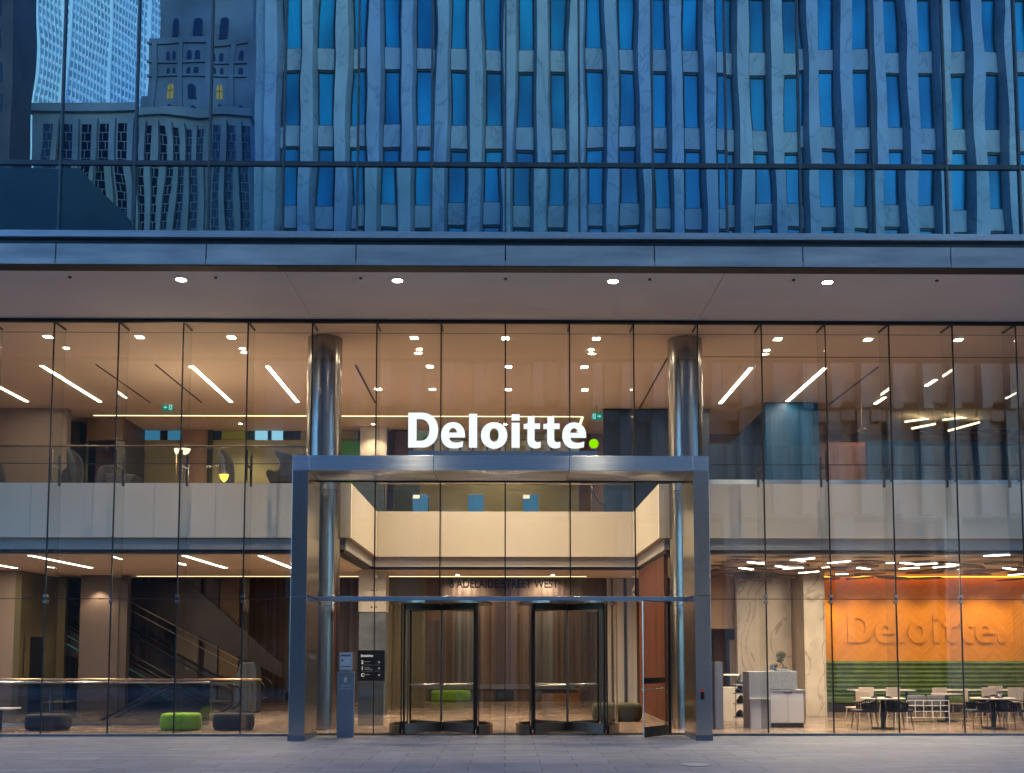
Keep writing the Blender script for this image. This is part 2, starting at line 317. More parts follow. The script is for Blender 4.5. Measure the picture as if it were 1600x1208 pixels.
# ------------------------------------------------------------------ mesh helpers
class MB:
    def __init__(s): s.v = []; s.f = []
    def box(s, x0, x1, y0, y1, z0, z1):
        b = len(s.v); s.v += [(x, y, z) for z in (z0, z1) for y in (y0, y1) for x in (x0, x1)]
        s.f += [tuple(b + i for i in q) for q in ((0, 2, 3, 1), (4, 5, 7, 6), (0, 1, 5, 4), (2, 6, 7, 3), (0, 4, 6, 2), (1, 3, 7, 5))]
        return s
    def quad(s, *p): b = len(s.v); s.v += [tuple(q) for q in p]; s.f.append(tuple(range(b, b + len(p)))); return s
    def prism(s, pts, y0, y1):
        """outline in XZ, extruded along Y"""
        b = len(s.v); n = len(pts); s.v += [(x, y0, z) for x, z in pts] + [(x, y1, z) for x, z in pts]
        s.f += [tuple(b + i for i in range(n)), tuple(b + n + i for i in reversed(range(n)))]
        s.f += [(b + i, b + n + i, b + n + (i + 1) % n, b + (i + 1) % n) for i in range(n)]; return s
    def prismz(s, pts, z0, z1):
        b = len(s.v); n = len(pts); s.v += [(x, y, z0) for x, y in pts] + [(x, y, z1) for x, y in pts]
        s.f += [tuple(b + i for i in reversed(range(n))), tuple(b + n + i for i in range(n))]
        s.f += [(b + i, b + (i + 1) % n, b + n + (i + 1) % n, b + n + i) for i in range(n)]; return s
    def cyl(s, x, y, z0, z1, r, n=24, r1=None):
        r1 = r if r1 is None else r1; b = len(s.v)
        s.v += [(x + r * math.cos(2 * math.pi * i / n), y + r * math.sin(2 * math.pi * i / n), z0) for i in range(n)]
        s.v += [(x + r1 * math.cos(2 * math.pi * i / n), y + r1 * math.sin(2 * math.pi * i / n), z1) for i in range(n)]
        s.f += [tuple(b + i for i in reversed(range(n))), tuple(b + n + i for i in range(n))]
        s.f += [(b + i, b + (i + 1) % n, b + n + (i + 1) % n, b + n + i) for i in range(n)]; return s
    def tube(s, pts, r, n=8):
        pts = [Vector(p) for p in pts]; rings = []
        for i, p in enumerate(pts):
            t = (pts[min(i + 1, len(pts) - 1)] - pts[max(i - 1, 0)]).normalized()
            a = t.cross(Vector((0, 0, 1)) if abs(t.z) < .9 else Vector((0, 1, 0))).normalized(); c = t.cross(a)
            rr = r[i] if isinstance(r, (list, tuple)) else r
            b = len(s.v); rings.append(b)
            s.v += [tuple(p + a * (rr * math.cos(2 * math.pi * k / n)) + c * (rr * math.sin(2 * math.pi * k / n))) for k in range(n)]
        for a, b in zip(rings, rings[1:]):
            s.f += [(a + k, a + (k + 1) % n, b + (k + 1) % n, b + k) for k in range(n)]
        s.f += [tuple(rings[0] + k for k in reversed(range(n))), tuple(rings[-1] + k for k in range(n))]; return s
    def lathe(s, prof, x=0, y=0, n=28):
        b = len(s.v); m = len(prof)
        for i in range(n):
            a = 2 * math.pi * i / n; s.v += [(x + r * math.cos(a), y + r * math.sin(a), z) for r, z in prof]
        for i in range(n):
            j = (i + 1) % n; s.f += [(b + i * m + k, b + j * m + k, b + j * m + k + 1, b + i * m + k + 1) for k in range(m - 1)]
        return s
    def build(s, name, m, parent=None, bevel=0, smooth=False, at=None):
        me = bpy.data.meshes.new(name); off = Vector((0, 0, 0))
        if parent is not None: off = wloc(parent)
        if at is not None: off = Vector(at)
        me.from_pydata([tuple(Vector(v) - off) for v in s.v], [], s.f); me.update()
        return link_mesh(name, me, m, parent, off, bevel, smooth)
def wloc(o):
    v = Vector(o.location)
    while o.parent: o = o.parent; v += Vector(o.location)
    return v
def link_mesh(name, me, m, parent, off, bevel=0, smooth=False):
    import bmesh
    bm = bmesh.new(); bm.from_mesh(me); bmesh.ops.recalc_face_normals(bm, faces=bm.faces); bm.to_mesh(me); bm.free()
    o = bpy.data.objects.new(name, me); COL.objects.link(o)
    if m: me.materials.append(m)
    if parent is not None: o.parent = parent; o.location = Vector(off) - wloc(parent)
    else: o.location = off
    if smooth:
        for p in me.polygons: p.use_smooth = True
        try: me.set_sharp_from_angle(angle=R(40))
        except Exception: pass
    if bevel:
        b = o.modifiers.new("bevel", 'BEVEL'); b.width = bevel; b.segments = 2; b.limit_method = 'ANGLE'
    return o
def tag(o, label, cat, group=None):
    o['label'] = label; o['category'] = cat
    if group: o['group'] = group
    return o
def thing(name, label, cat, loc=(0, 0, 0), rz=0, group=None):
    o = bpy.data.objects.new(name, None); COL.objects.link(o); o.location = loc; o.rotation_euler = (0, 0, rz)
    o.empty_display_size = .2
    return tag(o, label, cat, group)
def struct(o): o['kind'] = 'structure'; return o
def box(name, m, x0, x1, y0, y1, z0, z1, parent=None, bevel=0):
    at = None
    if parent is None: at = ((x0 + x1) / 2, (y0 + y1) / 2, z0)
    return MB().box(x0, x1, y0, y1, z0, z1).build(name, m, parent, bevel, at=at)
def copy_tree(o, parent=None):
    c = o.copy(); COL.objects.link(c)
    if parent is not None: c.parent = parent
    for ch in [x for x in o.children]: copy_tree(ch, c)
    return c
def text(s, size, loc, m, parent, extrude=.002, bold=0.0, align='LEFT', width=None, name="lettering"):
    cu = bpy.data.curves.new(name, 'FONT'); cu.body = s; cu.size = size; cu.extrude = extrude; cu.offset = bold; cu.align_x = align
    t = bpy.data.objects.new(name, cu); COL.objects.link(t); bpy.context.view_layer.update()
    dg = bpy.context.evaluated_depsgraph_get(); me = bpy.data.meshes.new_from_object(t.evaluated_get(dg))
    bpy.data.objects.remove(t)
    if width:
        xs = [v.co.x for v in me.vertices]; k = width / (max(xs) - min(xs))
        for v in me.vertices: v.co.x *= k
    for v in me.vertices: v.co = Vector((v.co.x, -v.co.z, v.co.y))
    me.materials.clear()
    return link_mesh(name, me, m, parent, Vector(loc))

# ------------------------------------------------------------------ ground
pave = MB().box(-40, 40, -9.0, 60, -.55, -.05)
o = pave.build("pavement", paveM); struct(o)
o = MB().box(-120, 120, -21, -9.30, -.6, -.22).build("road", roadM); struct(o)
o = MB().box(-120, 120, -9.30, -9.0, -.6, -.052).build("kerb", kerbM); struct(o)
o = MB().box(-120, 120, -170, -21, -.6, -.08).build("far_pavement", kerbM); struct(o)
o = MB().box(-24, 24, .06, 20, -.30, 0).build("lobby_floor", floorM); struct(o)
# plinths either side of the entrance portal
for k, (a, b) in enumerate(((-24, -4.66), (4.56, 24))):
    q = box("plinth", plinthM, a, b, -.20, .058, -.30, .0)
    tag(q, ["low dark granite plinth under the left glass bays", "low dark granite plinth under the right glass bays"][k], "plinth")

ZC = 9.575      # top ceiling and soffit
ZL = 4.28      # lower ceiling
ZF = 5.85      # gallery floor
YU = -3.42     # upper glass plane

# ------------------------------------------------------------------ upper building
tw = thing("office_building", "upper office floors with blue mirrored glass above the entrance soffit", "building", (0, YU, ZC))
zs = Z(373.5, YU - .1)       # bottom of the sill
z0 = Z(366.5, YU); z1 = Z(258.5, YU); z2 = 24.0
proto_u = proto_l = None
for i in range(-11, 12):
    xa, xb = 1.5 * i + .020, 1.5 * (i + 1) - .020
    if proto_u is None:
        me = MB().quad((0, 0, 0), (1.460, 0, 0), (1.460, 0, z2 - z1 - .05), (0, 0, z2 - z1 - .05)).build("glass_pane", upperM, tw, at=(xa, YU, z1 + .05))
        proto_u = me
        proto_l = MB().quad((0, 0, 0), (1.460, 0, 0), (1.460, 0, z1 - z0 - .05), (0, 0, z1 - z0 - .05)).build("glass_pane", upperLM, tw, at=(xa, YU, z0))
        for q in (proto_u, proto_l):
            w0 = wloc(q)
            for v in q.data.vertices: v.co += w0
        a, c = proto_u, proto_l
    else:
        a = proto_u.copy(); COL.objects.link(a); c = proto_l.copy(); COL.objects.link(c)
        for q in (a, c): q.parent = tw
    a.location = (xa, 0, z1 + .05 - ZC); c.location = (xa, 0, z0 - ZC)
    a.rotation_euler = (random.uniform(-.0016, .0016), 0, random.uniform(-.0022, .0022))
    c.rotation_euler = (random.uniform(-.002, .002), 0, random.uniform(-.0035, .0035))
for i in range(-11, 13):
    MB().box(1.5 * i - .020, 1.5 * i + .020, YU - .05, YU + .06, z0 - .02, z2).build("mullion", mullM, tw)
MB().box(-16.5, 18, YU - .035, YU + .06, z1 - .045, z1 + .052).build("transom", mullLM, tw)
MB().box(-16.5, 18, YU - .13, YU + .06, zs, z0 + .002).build("sill", sillM, tw, .006)
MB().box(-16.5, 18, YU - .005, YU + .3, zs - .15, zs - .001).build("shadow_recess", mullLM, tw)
zf = ZC + .004
for i in range(-6, 6):
    MB().box(3 * i + .012, 3 * i + 2.988, YU - .10, YU + .25, zf, zs - .135).build("fascia_panel", fasciaM, tw, .004)
MB().box(-18, 18, YU - .085, YU + .25, zf - .016, zf - .001).build("drip_edge", bronzeM, tw)
MB().box(-18, 18, YU + .30, 0.05, z0 + .2, z2).build("floor_mass", darkM, tw)
MB().box(-24, -16.52, YU - .05, 20, zf - .035, z2).build("side_bay", mullM, tw)
MB().box(18.02, 24, YU - .05, 20, zf - .035, z2).build("side_bay", mullM, tw)
MB().box(-16.5, 18, .05, 20, ZC + .35, z2).build("floor_mass", darkM, tw)
# soffit in three sheets with two joints
for a, b in ((-24, -4.506), (-4.494, 4.494), (4.506, 24)):
    MB().box(a, b, YU - .07, -.02, ZC, ZC + .12).build("soffit_panel", soffitM, tw)
MB().box(-24, 24, YU + .27, -.02, ZC + .121, ZC + .2).build("soffit_backing", darkM, tw)

dc = thing("drain_cover", "small round metal cover set in the pavement right of centre", "drain cover", (3.2, -6.3, -.05))
MB().cyl(3.2, -6.3, -.049, -.044, .26, 32).build("rim", plinthM, dc); MB().cyl(3.2, -6.3, -.0435, -.041, .23, 32).build("lid", kerbM, dc)
# soffit downlights and sprinklers
def lamp(kind, name, loc, energy, color=(1, .78, .52), size=.12, spot=150, blend=.6):
    d = bpy.data.lights.new(name, kind); d.energy = energy * .72; d.color = color
    if kind == 'SPOT': d.spot_size = R(spot); d.spot_blend = blend; d.shadow_soft_size = size
    elif kind == 'POINT': d.shadow_soft_size = size
    o = bpy.data.objects.new(name, d); COL.objects.link(o); o.location = loc; return o
pos = ["far left", "left of centre", "right of centre", "far right"]
YSD = Pz(787, 438.5, ZC).y; YSP = Pz(787, 435, ZC).y
for k, x in enumerate((-6.75, -2.25, 2.25, 6.75)):
    t = thing("soffit_downlight", "round recessed downlight in the outdoor soffit, %s of the four" % pos[k], "downlight", (x, YSD, ZC), group="downlights in the outdoor soffit")
    MB().cyl(x, YSD, ZC - .012, ZC - .001, .14, 28).build("rim", whiteM, t)
    MB().cyl(x, YSD, ZC - .016, ZC - .0125, .10, 24).build("lens", downM, t)
    L = lamp('SPOT', "lamp_beam", (x, YSD, ZC - .03), 125, size=.09, spot=125); L.parent = t; L.location = (0, 0, -.03)
for k, x in enumerate((-9, -6, -3, 0, 3, 6, 9)):
    q = MB().cyl(x, YSP, ZC - .03, ZC - .001, .035, 12).build("sprinkler_head", mullM, None, at=(x, YSP, ZC))
    tag(q, "small grey sprinkler head in the outdoor soffit, " + {-9: "leftmost", -6: "left of the far left downlight", -3: "between the two left downlights", 0: "in the middle of the soffit", 3: "between the two right downlights", 6: "left of the far right downlight", 9: "rightmost"}[x], "sprinkler", "sprinkler heads in the outdoor soffit")

# ------------------------------------------------------------------ lower glass wall
gw = thing("glass_wall", "tall frameless lobby glass wall with black joints under the soffit", "glass wall", (0, 0, 0))
ZT = Z(936, 0); ZJ = Z(725.5, 0)
MB().box(-24, 24, -.06, .04, ZC - .075, ZC - .001).build("head_channel", jointM, gw)
protos = {}
def pane(xa, xb, za, zb):
    k = (round(xb - xa, 3), round(za, 3), round(zb, 3))
    if k in protos: q = protos[k].copy(); COL.objects.link(q)
    else:
        q = MB().quad((0, 0, 0), (xb - xa, 0, 0), (xb - xa, 0, zb - za), (0, 0, zb - za)).build("glass_pane", glassM, None); q.parent = gw; protos[k] = q
    q.location = (xa, 0, za); q.rotation_euler = (random.uniform(-.0006, .0006), 0, random.uniform(-.0012, .0012)); return q
for i in range(-12, 12):
    xa, xb = 1.5 * i + .011, 1.5 * (i + 1) - .011
    inside = -3 <= i <= 2
    if not inside: pane(xa, xb, .012, ZT - .008)
    pane(xa, xb, ZT + .008, ZJ - .008); pane(xa, xb, ZJ + .008, ZC - .08)
for i in range(-12, 13):
    x = 1.5 * i
    inside = abs(i) < 3
    MB().box(x - .015, x + .015, -.012, .014, (ZT if inside else 0.0), ZC - .076).build("vertical_joint", jointM, gw)
for z in (ZT, ZJ):
    for a, b in ((-24, -4.6), (4.5, 24)) if z == ZT else ((-24, -4.6), (4.5, 24), (-4.58, 4.48)):
        if z == ZJ and a == -4.58: continue
        MB().box(a, b, -.008, .010, z - .008, z + .008).build("horizontal_joint", jointM, gw)
for i in range(-12, 13):
    x = 1.5 * i; inside = abs(i) < 4
    f = MB().box(x - .009, x + .009, .02, .62, (ZT + .05 if abs(i) < 3 else 0.002), ZC - .078).build("glass_fin", finM, gw)
    e = MB().box(x - .0092, x + .0092, .6205, .622, (ZT + .05 if abs(i) < 3 else 0.002), ZC - .078).build("edge_strip", finM, f)
    MB().box(x - .018, x + .018, .02, .64, ZC - .0775, ZC - .04).build("head_shoe", jointM, f)
    if not inside:
        zm = Z(728, .1)
        pl = MB().box(x - .022, x + .022, .05, .12, zm - .36, zm + .36).box(x - .022, x + .022, .52, .59, zm - .42, zm + .30)
        pl.box(x - .02, x + .02, .12, .52, zm - .02, zm + .01).build("splice_plate", mat("splice plate", (.10, .10, .10), .35, .7) if "splice plate" not in MATS else MATS["splice plate"], f)
        bo = MB()
        for k in range(9):
            for yy, dz in ((.085, .0), (.555, -.06)): bo.box(x - .026, x + .026, yy - .012, yy + .012, zm - .32 + dz + k * .08 - .012, zm - .32 + dz + k * .08 + .012)
        bo.build("bolt", steelM, f)
        MB().box(x - .035, x + .035, -.03, .10, ZT + .03, ZT + .10).box(x - .035, x + .035, -.03, .10, ZT - .10, ZT - .03).build("clamp", steelM, f)

# ------------------------------------------------------------------ entrance portal
PX0, PX1, PY = -4.62, 4.44, -1.45
pt = thing("entrance_portal", "brushed stainless steel portal frame projecting round the entrance doors", "portal", (0, PY, 0))
zb, zt = Z(735, PY), Z(712, PY)
LW = .345
for (a, b) in ((PX0, PX0 + LW), (PX1 - LW, PX1)):
    lg = MB().box(a, b, PY, -.012, .06, ZT - .006).build("leg", steelM, pt, .005)
    MB().box(a, b, PY + .0005, -.013, ZT + .006, zb - .004).build("leg_upper_panel", steelM, lg, .005)
    MB().box(a + .01, b - .01, PY + .012, -.02, -.05, 5.0).build("leg_core", jointM, lg)
    MB().box(a - .01, b + .01, PY - .015, -.010, -.055, .055).build("foot", plinthM, lg)
    MB().box(a, b, PY, -.012, zb + .004, zt).build("corner_cap", steelHM, lg, .004)
lx = [PX0 + LW + .004, -1.56, 1.40, PX1 - LW - .004]
for a, b in zip(lx, lx[1:]):
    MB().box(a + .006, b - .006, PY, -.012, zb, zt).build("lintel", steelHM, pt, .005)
MB().box(PX0 + LW, PX1 - LW, PY + .02, -.02, zb + .01, zt - .02).build("lintel_core", jointM, pt)
MB().box(PX0 + LW, PX1 - LW, -.03, .03, zb - .03, zb - .001).build("rear_trim", jointM, pt)
# stainless cross bar at door-head height
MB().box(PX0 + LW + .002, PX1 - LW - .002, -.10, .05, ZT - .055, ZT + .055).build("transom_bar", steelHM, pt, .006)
for s, xx in ((1, PX0 + LW), (-1, PX1 - LW)):
    MB().box(min(xx, xx + s * .02), max(xx, xx + s * .02), PY + .2, -.11, ZT - .012, ZT + .012).build("side_joint", jointM, pt)
q = MB().box(PX1 - .245, PX1 - .165, PY - .012, PY - .0005, Z(1093, PY), Z(1078, PY)).build("intercom_panel", blackM, pt)
MB().box(PX1 - .235, PX1 - .175, PY - .016, PY - .0125, Z(1081, PY), Z(1079, PY)).build("indicator", emit("red indicator", (1, .03, .03), 0.093), q)
pb = MB()
for k in range(32): pass
cz = Z(1103, PY); cxp = PX1 - .21
prof = [(.0, .0)]
ring = MB(); n = 28
for r0, r1, y in ((.082, .062, PY - .010), (.05, 0, PY - .008)):
    b0 = len(ring.v)
    for k in range(n):
        a = 2 * math.pi * k / n
        for rr, yy in ((r0, PY - .0006), (r0, y), (r1, y), (r1, PY - .0006)): ring.v.append((cxp + rr * math.cos(a), yy, cz + rr * math.sin(a)))
    for k in range(n):
        j = (k + 1) % n
        for q4 in range(3): ring.f.append((b0 + k * 4 + q4, b0 + j * 4 + q4, b0 + j * 4 + q4 + 1, b0 + k * 4 + q4 + 1))
ring.build("push_button", steelM, pt, smooth=True)

# panes between the doors
for xa, xb in ((-4.26, -2.99), (-2.985, -2.68), (-.24, -.004), (.004, .23), (2.66, 2.93)):
    pane(xa, xb, .012, ZT - .06)
for x in (-2.988, 0):
    MB().box(x - .010, x + .010, -.012, .014, 0, ZT - .056).build("vertical_joint", jointM, gw)
# round fixing discs on the portal glass
fx = MB()
for x in (-3, -1.5, 0, 1.5):
    for z in ((Z(923, 0), Z(949, 0)) if x in (-3, 0) else (Z(923, 0),)):
        fx.box(x - .07, x - .03, -.03, -.004, z - .012, z + .012).box(x + .03, x + .07, -.03, -.004, z - .012, z + .012)
fx.build("patch_fitting", steelM, gw)

tx = thing("street_number_lettering", "black street address lettering on the glass over the revolving doors", "lettering", (0, -.03, 0))
p = P(702, 918.5, -.03); text("8 ADELAIDE STREET WEST", .27, (p.x, -.03, p.z), jointM, tx, .003, .004, width=X(872, -.03) - p.x)

# ------------------------------------------------------------------ letter outlines for the wordmark (unit: photo zoom pixels)
def ell(cx, cy, rx, ry, n=40, a0=0, a1=360, sq=2.0):
    out = []
    for k in range(n if a1 - a0 == 360 else n + 1):
        a = R(a0 + (a1 - a0) * k / n); c, s_ = math.cos(a), math.sin(a)
        out.append((cx + rx * math.copysign(abs(c) ** (2 / sq), c), cy - ry * math.copysign(abs(s_) ** (2 / sq), s_)))
    return out
def gl_e(dx):
    o = [(500, 300), (385, 300), (391, 320), (407, 333), (432, 338), (462, 335), (487, 327), (484, 369)]
    o += [(455, 377)] + ell(416, 283, 91, 98, 30, 275, 90 - 360 + 270, 2.15)[:0]
    o += [(416 + 0, 381)] + [q for q in ell(413, 283, 88, 98, 34, -95, -360 + 0, 2.15)][1:] + [(501, 290)]
    h = [(383, 263), (387, 247), (396, 234), (412, 228), (428, 234), (438, 247), (441, 263)]
    return [[(x + dx, y) for x, y in o], [(x + dx, y) for x, y in h]]
def gl_t(dx):
    return [[(x + dx, y) for x, y in ((962, 145), (1012, 135), (1012, 193), (1052, 193), (1052, 235), (1012, 235), (1012, 312), (1018, 328), (1032, 333), (1057, 330),
            (1057, 372), (1030, 379), (1002, 378), (978, 367), (963, 346), (960, 320), (960, 235), (932, 235), (932, 198), (962, 193))]]
GLY = [
    [[(84, 115), (175, 115)] + ell(180, 245, 124, 130, 22, 90, -90, 2.2) + [(84, 375)], [(145, 163), (170, 163)] + ell(172, 244, 68, 81, 18, 90, -90, 2.2) + [(145, 325)]],
    gl_e(0), [[(530, 122), (590, 122), (590, 375), (530, 375)]],
    [ell(715, 283, 97, 98, 44, sq=2.1), ell(715, 281, 33, 50, 30, sq=2.2)],
    [[(843, 188), (903, 188), (903, 375), (843, 375)]],
    gl_t(0), gl_t(145), gl_e(891), [ell(1448, 343, 35, 35, 32)], ]
GLY_DOT_I = [[(843, 125), (903, 125), (903, 173), (843, 173)]]
def glyph(loops, name, x0, z0, k, y, depth, m, parent, sx=1.0, m2=None):
    cu = bpy.data.curves.new(name, 'CURVE'); cu.dimensions = '2D'; cu.fill_mode = 'BOTH'; cu.extrude = depth / 2
    for lp in loops:
        sp = cu.splines.new('POLY'); sp.points.add(len(lp) - 1); sp.use_cyclic_u = True
        for i, (a, b) in enumerate(lp): sp.points[i].co = ((a - 84) * k * sx, (375 - b) * k, 0, 1)
    t = bpy.data.objects.new(name, cu); COL.objects.link(t); bpy.context.view_layer.update()
    me = bpy.data.meshes.new_from_object(t.evaluated_get(bpy.context.evaluated_depsgraph_get())); bpy.data.objects.remove(t)
    for v in me.vertices: v.co = Vector((v.co.x, -v.co.z, v.co.y))
    me.materials.clear(); cen = Vector((x0, y, z0))
    o = link_mesh(name, me, m, parent, cen)
    if m2:
        me.materials.append(m2)
        for p_ in me.polygons:
            if abs(p_.normal.y) < .7: p_.material_index = 1
    return o
YS = -.95
sg = thing("illuminated_sign", "large white illuminated wordmark with green full stop on the portal lintel", "sign", (0, YS, zt))
pA = P(638, 700, YS); kk = (P(935, 700, YS).x - pA.x) / (1483 - 84)
for i, g in enumerate(GLY):
    gg = g + (GLY_DOT_I if i == 4 else [])
    glyph(gg, "letter" if i < 8 else "full_stop", pA.x, pA.z, kk, YS, .10, greenS if i == 8 else whiteS, sg, m2=letterSM)
zr = Z(705.5, YS)
MB().box(pA.x, pA.x + (1475 - 84) * kk, YS - .05, YS + .05, zt + .002, zr).build("rail", railM, sg)
for px in (110, 265, 375, 465, 560, 665, 755, 868, 990, 1135, 1270, 1350, 1445):
    x = pA.x + (px - 84) * kk
    MB().box(x - .02, x + .02, YS + .0, YS + .03, zr + .001, pA.z + .10).build("post", railM, sg)

# ------------------------------------------------------------------ revolving doors
def revolving(xc, label):
    yc, r = .45, 1.16
    t = thing("revolving_door", label, "revolving door", (xc, yc, 0), group="revolving doors in the portal")
    zt_ = ZT - .06
    MB().cyl(xc, yc, zt_ - .05, zt_, r + .03, 48).build("drum_head", mat("bronzed head", (.30, .25, .22), .25, .9) if "bronzed head" not in MATS else MATS["bronzed head"], t)
    for k, a in enumerate((45, 135, 225, 315)):
        a_ = R(a); c = (xc + math.cos(a_) * (r - .03), yc + math.sin(a_) * (r - .03))
        wv = t
        # leaf: glass, rails, stile and push bar
        d = Vector((math.cos(a_), math.sin(a_))); nn = Vector((-d.y, d.x)) * .018
        def slab(r0, r1, z0, z1, th=1.0):
            p0 = Vector((xc, yc)) + d * r0; p1 = Vector((xc, yc)) + d * r1; m_ = nn * th
            return [(p0.x - m_.x, p0.y - m_.y), (p1.x - m_.x, p1.y - m_.y), (p1.x + m_.x, p1.y + m_.y), (p0.x + m_.x, p0.y + m_.y)], z0, z1
        leaf = MB().prismz(*slab(.04, r - .07, .24, zt_ - .19, .25)).build("leaf_glass", doorGM, t)
        MB().prismz(*slab(.03, r - .07, .015, .235)).build("bottom_rail", MATS.get("door rail") or mat("door rail", (.20, .17, .15), .32, .9), leaf)
        MB().prismz(*slab(.03, r - .07, zt_ - .185, zt_ - .055)).build("top_rail", MATS.get("dark door rail") or mat("dark door rail", (.13, .115, .10), .35, .8), leaf)
        MB().prismz(*slab(r - .062, r - .03, .01, zt_ - .055, 1.0)).build("stile", blackM, leaf)
        for sgn in (-1, 1):
            p0 = Vector((xc, yc)) + d * .14 + nn * 4 * sgn; p1 = Vector((xc, yc)) + d * (r - .18) + nn * 4 * sgn
            MB().tube([(p0.x, p0.y, 1.09), (p1.x, p1.y, 1.09)], .016, 10).build("push_bar", steelM, leaf)
    MB().cyl(xc, yc, .005, zt_ - .055, .028, 16).build("centre_post", MATS["door rail"], t)
    # curved enclosing walls on both sides
    for sgn in (0, 180):
        gl, bs, pr = MB(), MB(), MB(); n = 16
        for k in range(n):
            a0, a1 = R(sgn - 42 + 84 * k / n), R(sgn - 42 + 84 * (k + 1) / n)
            for mb, rr, za, zb_ in ((gl, 1.165, .20, zt_ - .052), ):
                mb.quad((xc + rr * math.cos(a0), yc + rr * math.sin(a0), za), (xc + rr * math.cos(a1), yc + rr * math.sin(a1), za),
                        (xc + rr * math.cos(a1), yc + rr * math.sin(a1), zb_), (xc + rr * math.cos(a0), yc + rr * math.sin(a0), zb_))
            for rr0, rr1, za, zb_ in ((1.15, 1.20, .0, .195),):
                bs.prismz([(xc + rr0 * math.cos(a0), yc + rr0 * math.sin(a0)), (xc + rr1 * math.cos(a0), yc + rr1 * math.sin(a0)),
                           (xc + rr1 * math.cos(a1), yc + rr1 * math.sin(a1)), (xc + rr0 * math.cos(a1), yc + rr0 * math.sin(a1))], za, zb_)
        g = gl.build("curved_glass", doorGM, t, smooth=True); bs.build("curved_base", MATS["door rail"], g)
        for aa in (-43.5, 43.5):
            a = R(sgn + aa); x, y = xc + 1.17 * math.cos(a), yc + 1.17 * math.sin(a)
            MB().box(x - .014, x + .014, y - .02, y + .02, 0, zt_ - .052).build("jamb", blackM if aa * (1 if sgn else -1) > 0 else MATS["dark door rail"], g)
    return t
revolving(X(689.5, .45, 1100), "left glass revolving door with black stiles beside the directory pillar")
revolving(X(886.5, .45, 1100), "right glass revolving door with black stiles next to the open side door")

# open side door
hd = thing("side_door", "single glass door swung open outwards right of the revolving doors", "door", (3.72, -.03, 0))
hx, hy = 3.70, -.12; ex, ey = X(1006, -.92, 1149), -.92
d = Vector((ex - hx, ey - hy)).normalized(); W = (Vector((ex, ey)) - Vector((hx, hy))).length; nn = Vector((-d.y, d.x)) * .012
def dslab(r0, r1, z0, z1, th=1, off=0):
    p0 = Vector((hx, hy)) + d * r0 + nn * off; p1 = Vector((hx, hy)) + d * r1 + nn * off; m_ = nn * th
    return [(p0.x - m_.x, p0.y - m_.y), (p1.x - m_.x, p1.y - m_.y), (p1.x + m_.x, p1.y + m_.y), (p0.x + m_.x, p0.y + m_.y)], z0, z1
lf = MB().prismz(*dslab(.02, W - .012, .02, ZT - .09, .6)).build("leaf_glass", doorGM, hd)
MB().prismz(*dslab(.01, W - .012, -.03, .20)).build("bottom_rail", finM if False else MATS["dark door rail"], lf)
MB().prismz(*dslab(W - .011, W, -.03, ZT - .09)).build("edge_stile", steelM, lf)
MB().prismz(*dslab(.01, W - .012, ZT - .089, ZT - .065)).build("top_rail", MATS["dark door rail"], lf)
q = MB().prismz(*dslab(.02, W - .05, Z(1068, -.5), Z(1059, -.5), .7, -3)).build("notice_plate", blackM, lf)
MB().prismz(*dslab(W * .45, W * .75, Z(1064.6, -.5), Z(1063.2, -.5), .2, -4)).build("notice_line", paperM, q)
MB().prismz(*dslab(.10, .16, Z(1067, -.5), Z(1060, -.5), .2, -4)).build("notice_mark", emit("blue mark", (.05, .3, .6), 0.0744), q)
p0 = Vector((hx, hy)) + d * .08 - nn * 6; p1 = Vector((hx, hy)) + d * (W - .06) - nn * 6
MB().tube([(p0.x, p0.y, 1.02), (p1.x, p1.y, 1.02)], .016, 10).build("push_bar", steelM, lf)
MB().box(3.72, 3.78, -.05, .05, 0, ZT - .056).build("jamb", blackM, hd)

# ------------------------------------------------------------------ steel columns
for k, (x, lab) in enumerate(((-4.46, "round polished steel column behind the left leg of the portal"), (4.46, "round polished steel column behind the right leg of the portal"))):
    t = thing("round_column", lab, "column", (x, 1.5, 0), group="round steel columns")
    zz = [0, 2.95, 5.75, ZC]
    for a, b in zip(zz, zz[1:]):
        MB().cyl(x, 1.5, a + .004, b - .004, .425, 64).build("cladding", columnM, t, smooth=True)
    MB().cyl(x, 1.5, 0, ZC, .418, 48).build("core", blackM, t)

# ------------------------------------------------------------------ interior shell
AX = 3.78   # half width of the atrium opening
GY, GB = 1.55, 6.75
o = MB().box(-24, 24, -.019, 13.2, ZC, ZC + .11).build("ceiling", ceilM); struct(o)
o = MB().box(-24, 24, 12.9, 13.2, ZF, ZC - .001).build("back_wall", pinkWM); struct(o)
for a, b in ((-24, -18.5), (18.5, 24)):
    pass
o = MB().box(-18.7, -18.5, .9, 16, .001, ZC - .001).build("side_wall", beigeM); struct(o)
o = MB().box(18.5, 18.7, .9, 16, .001, ZC - .001).build("side_wall", beigeM); struct(o)
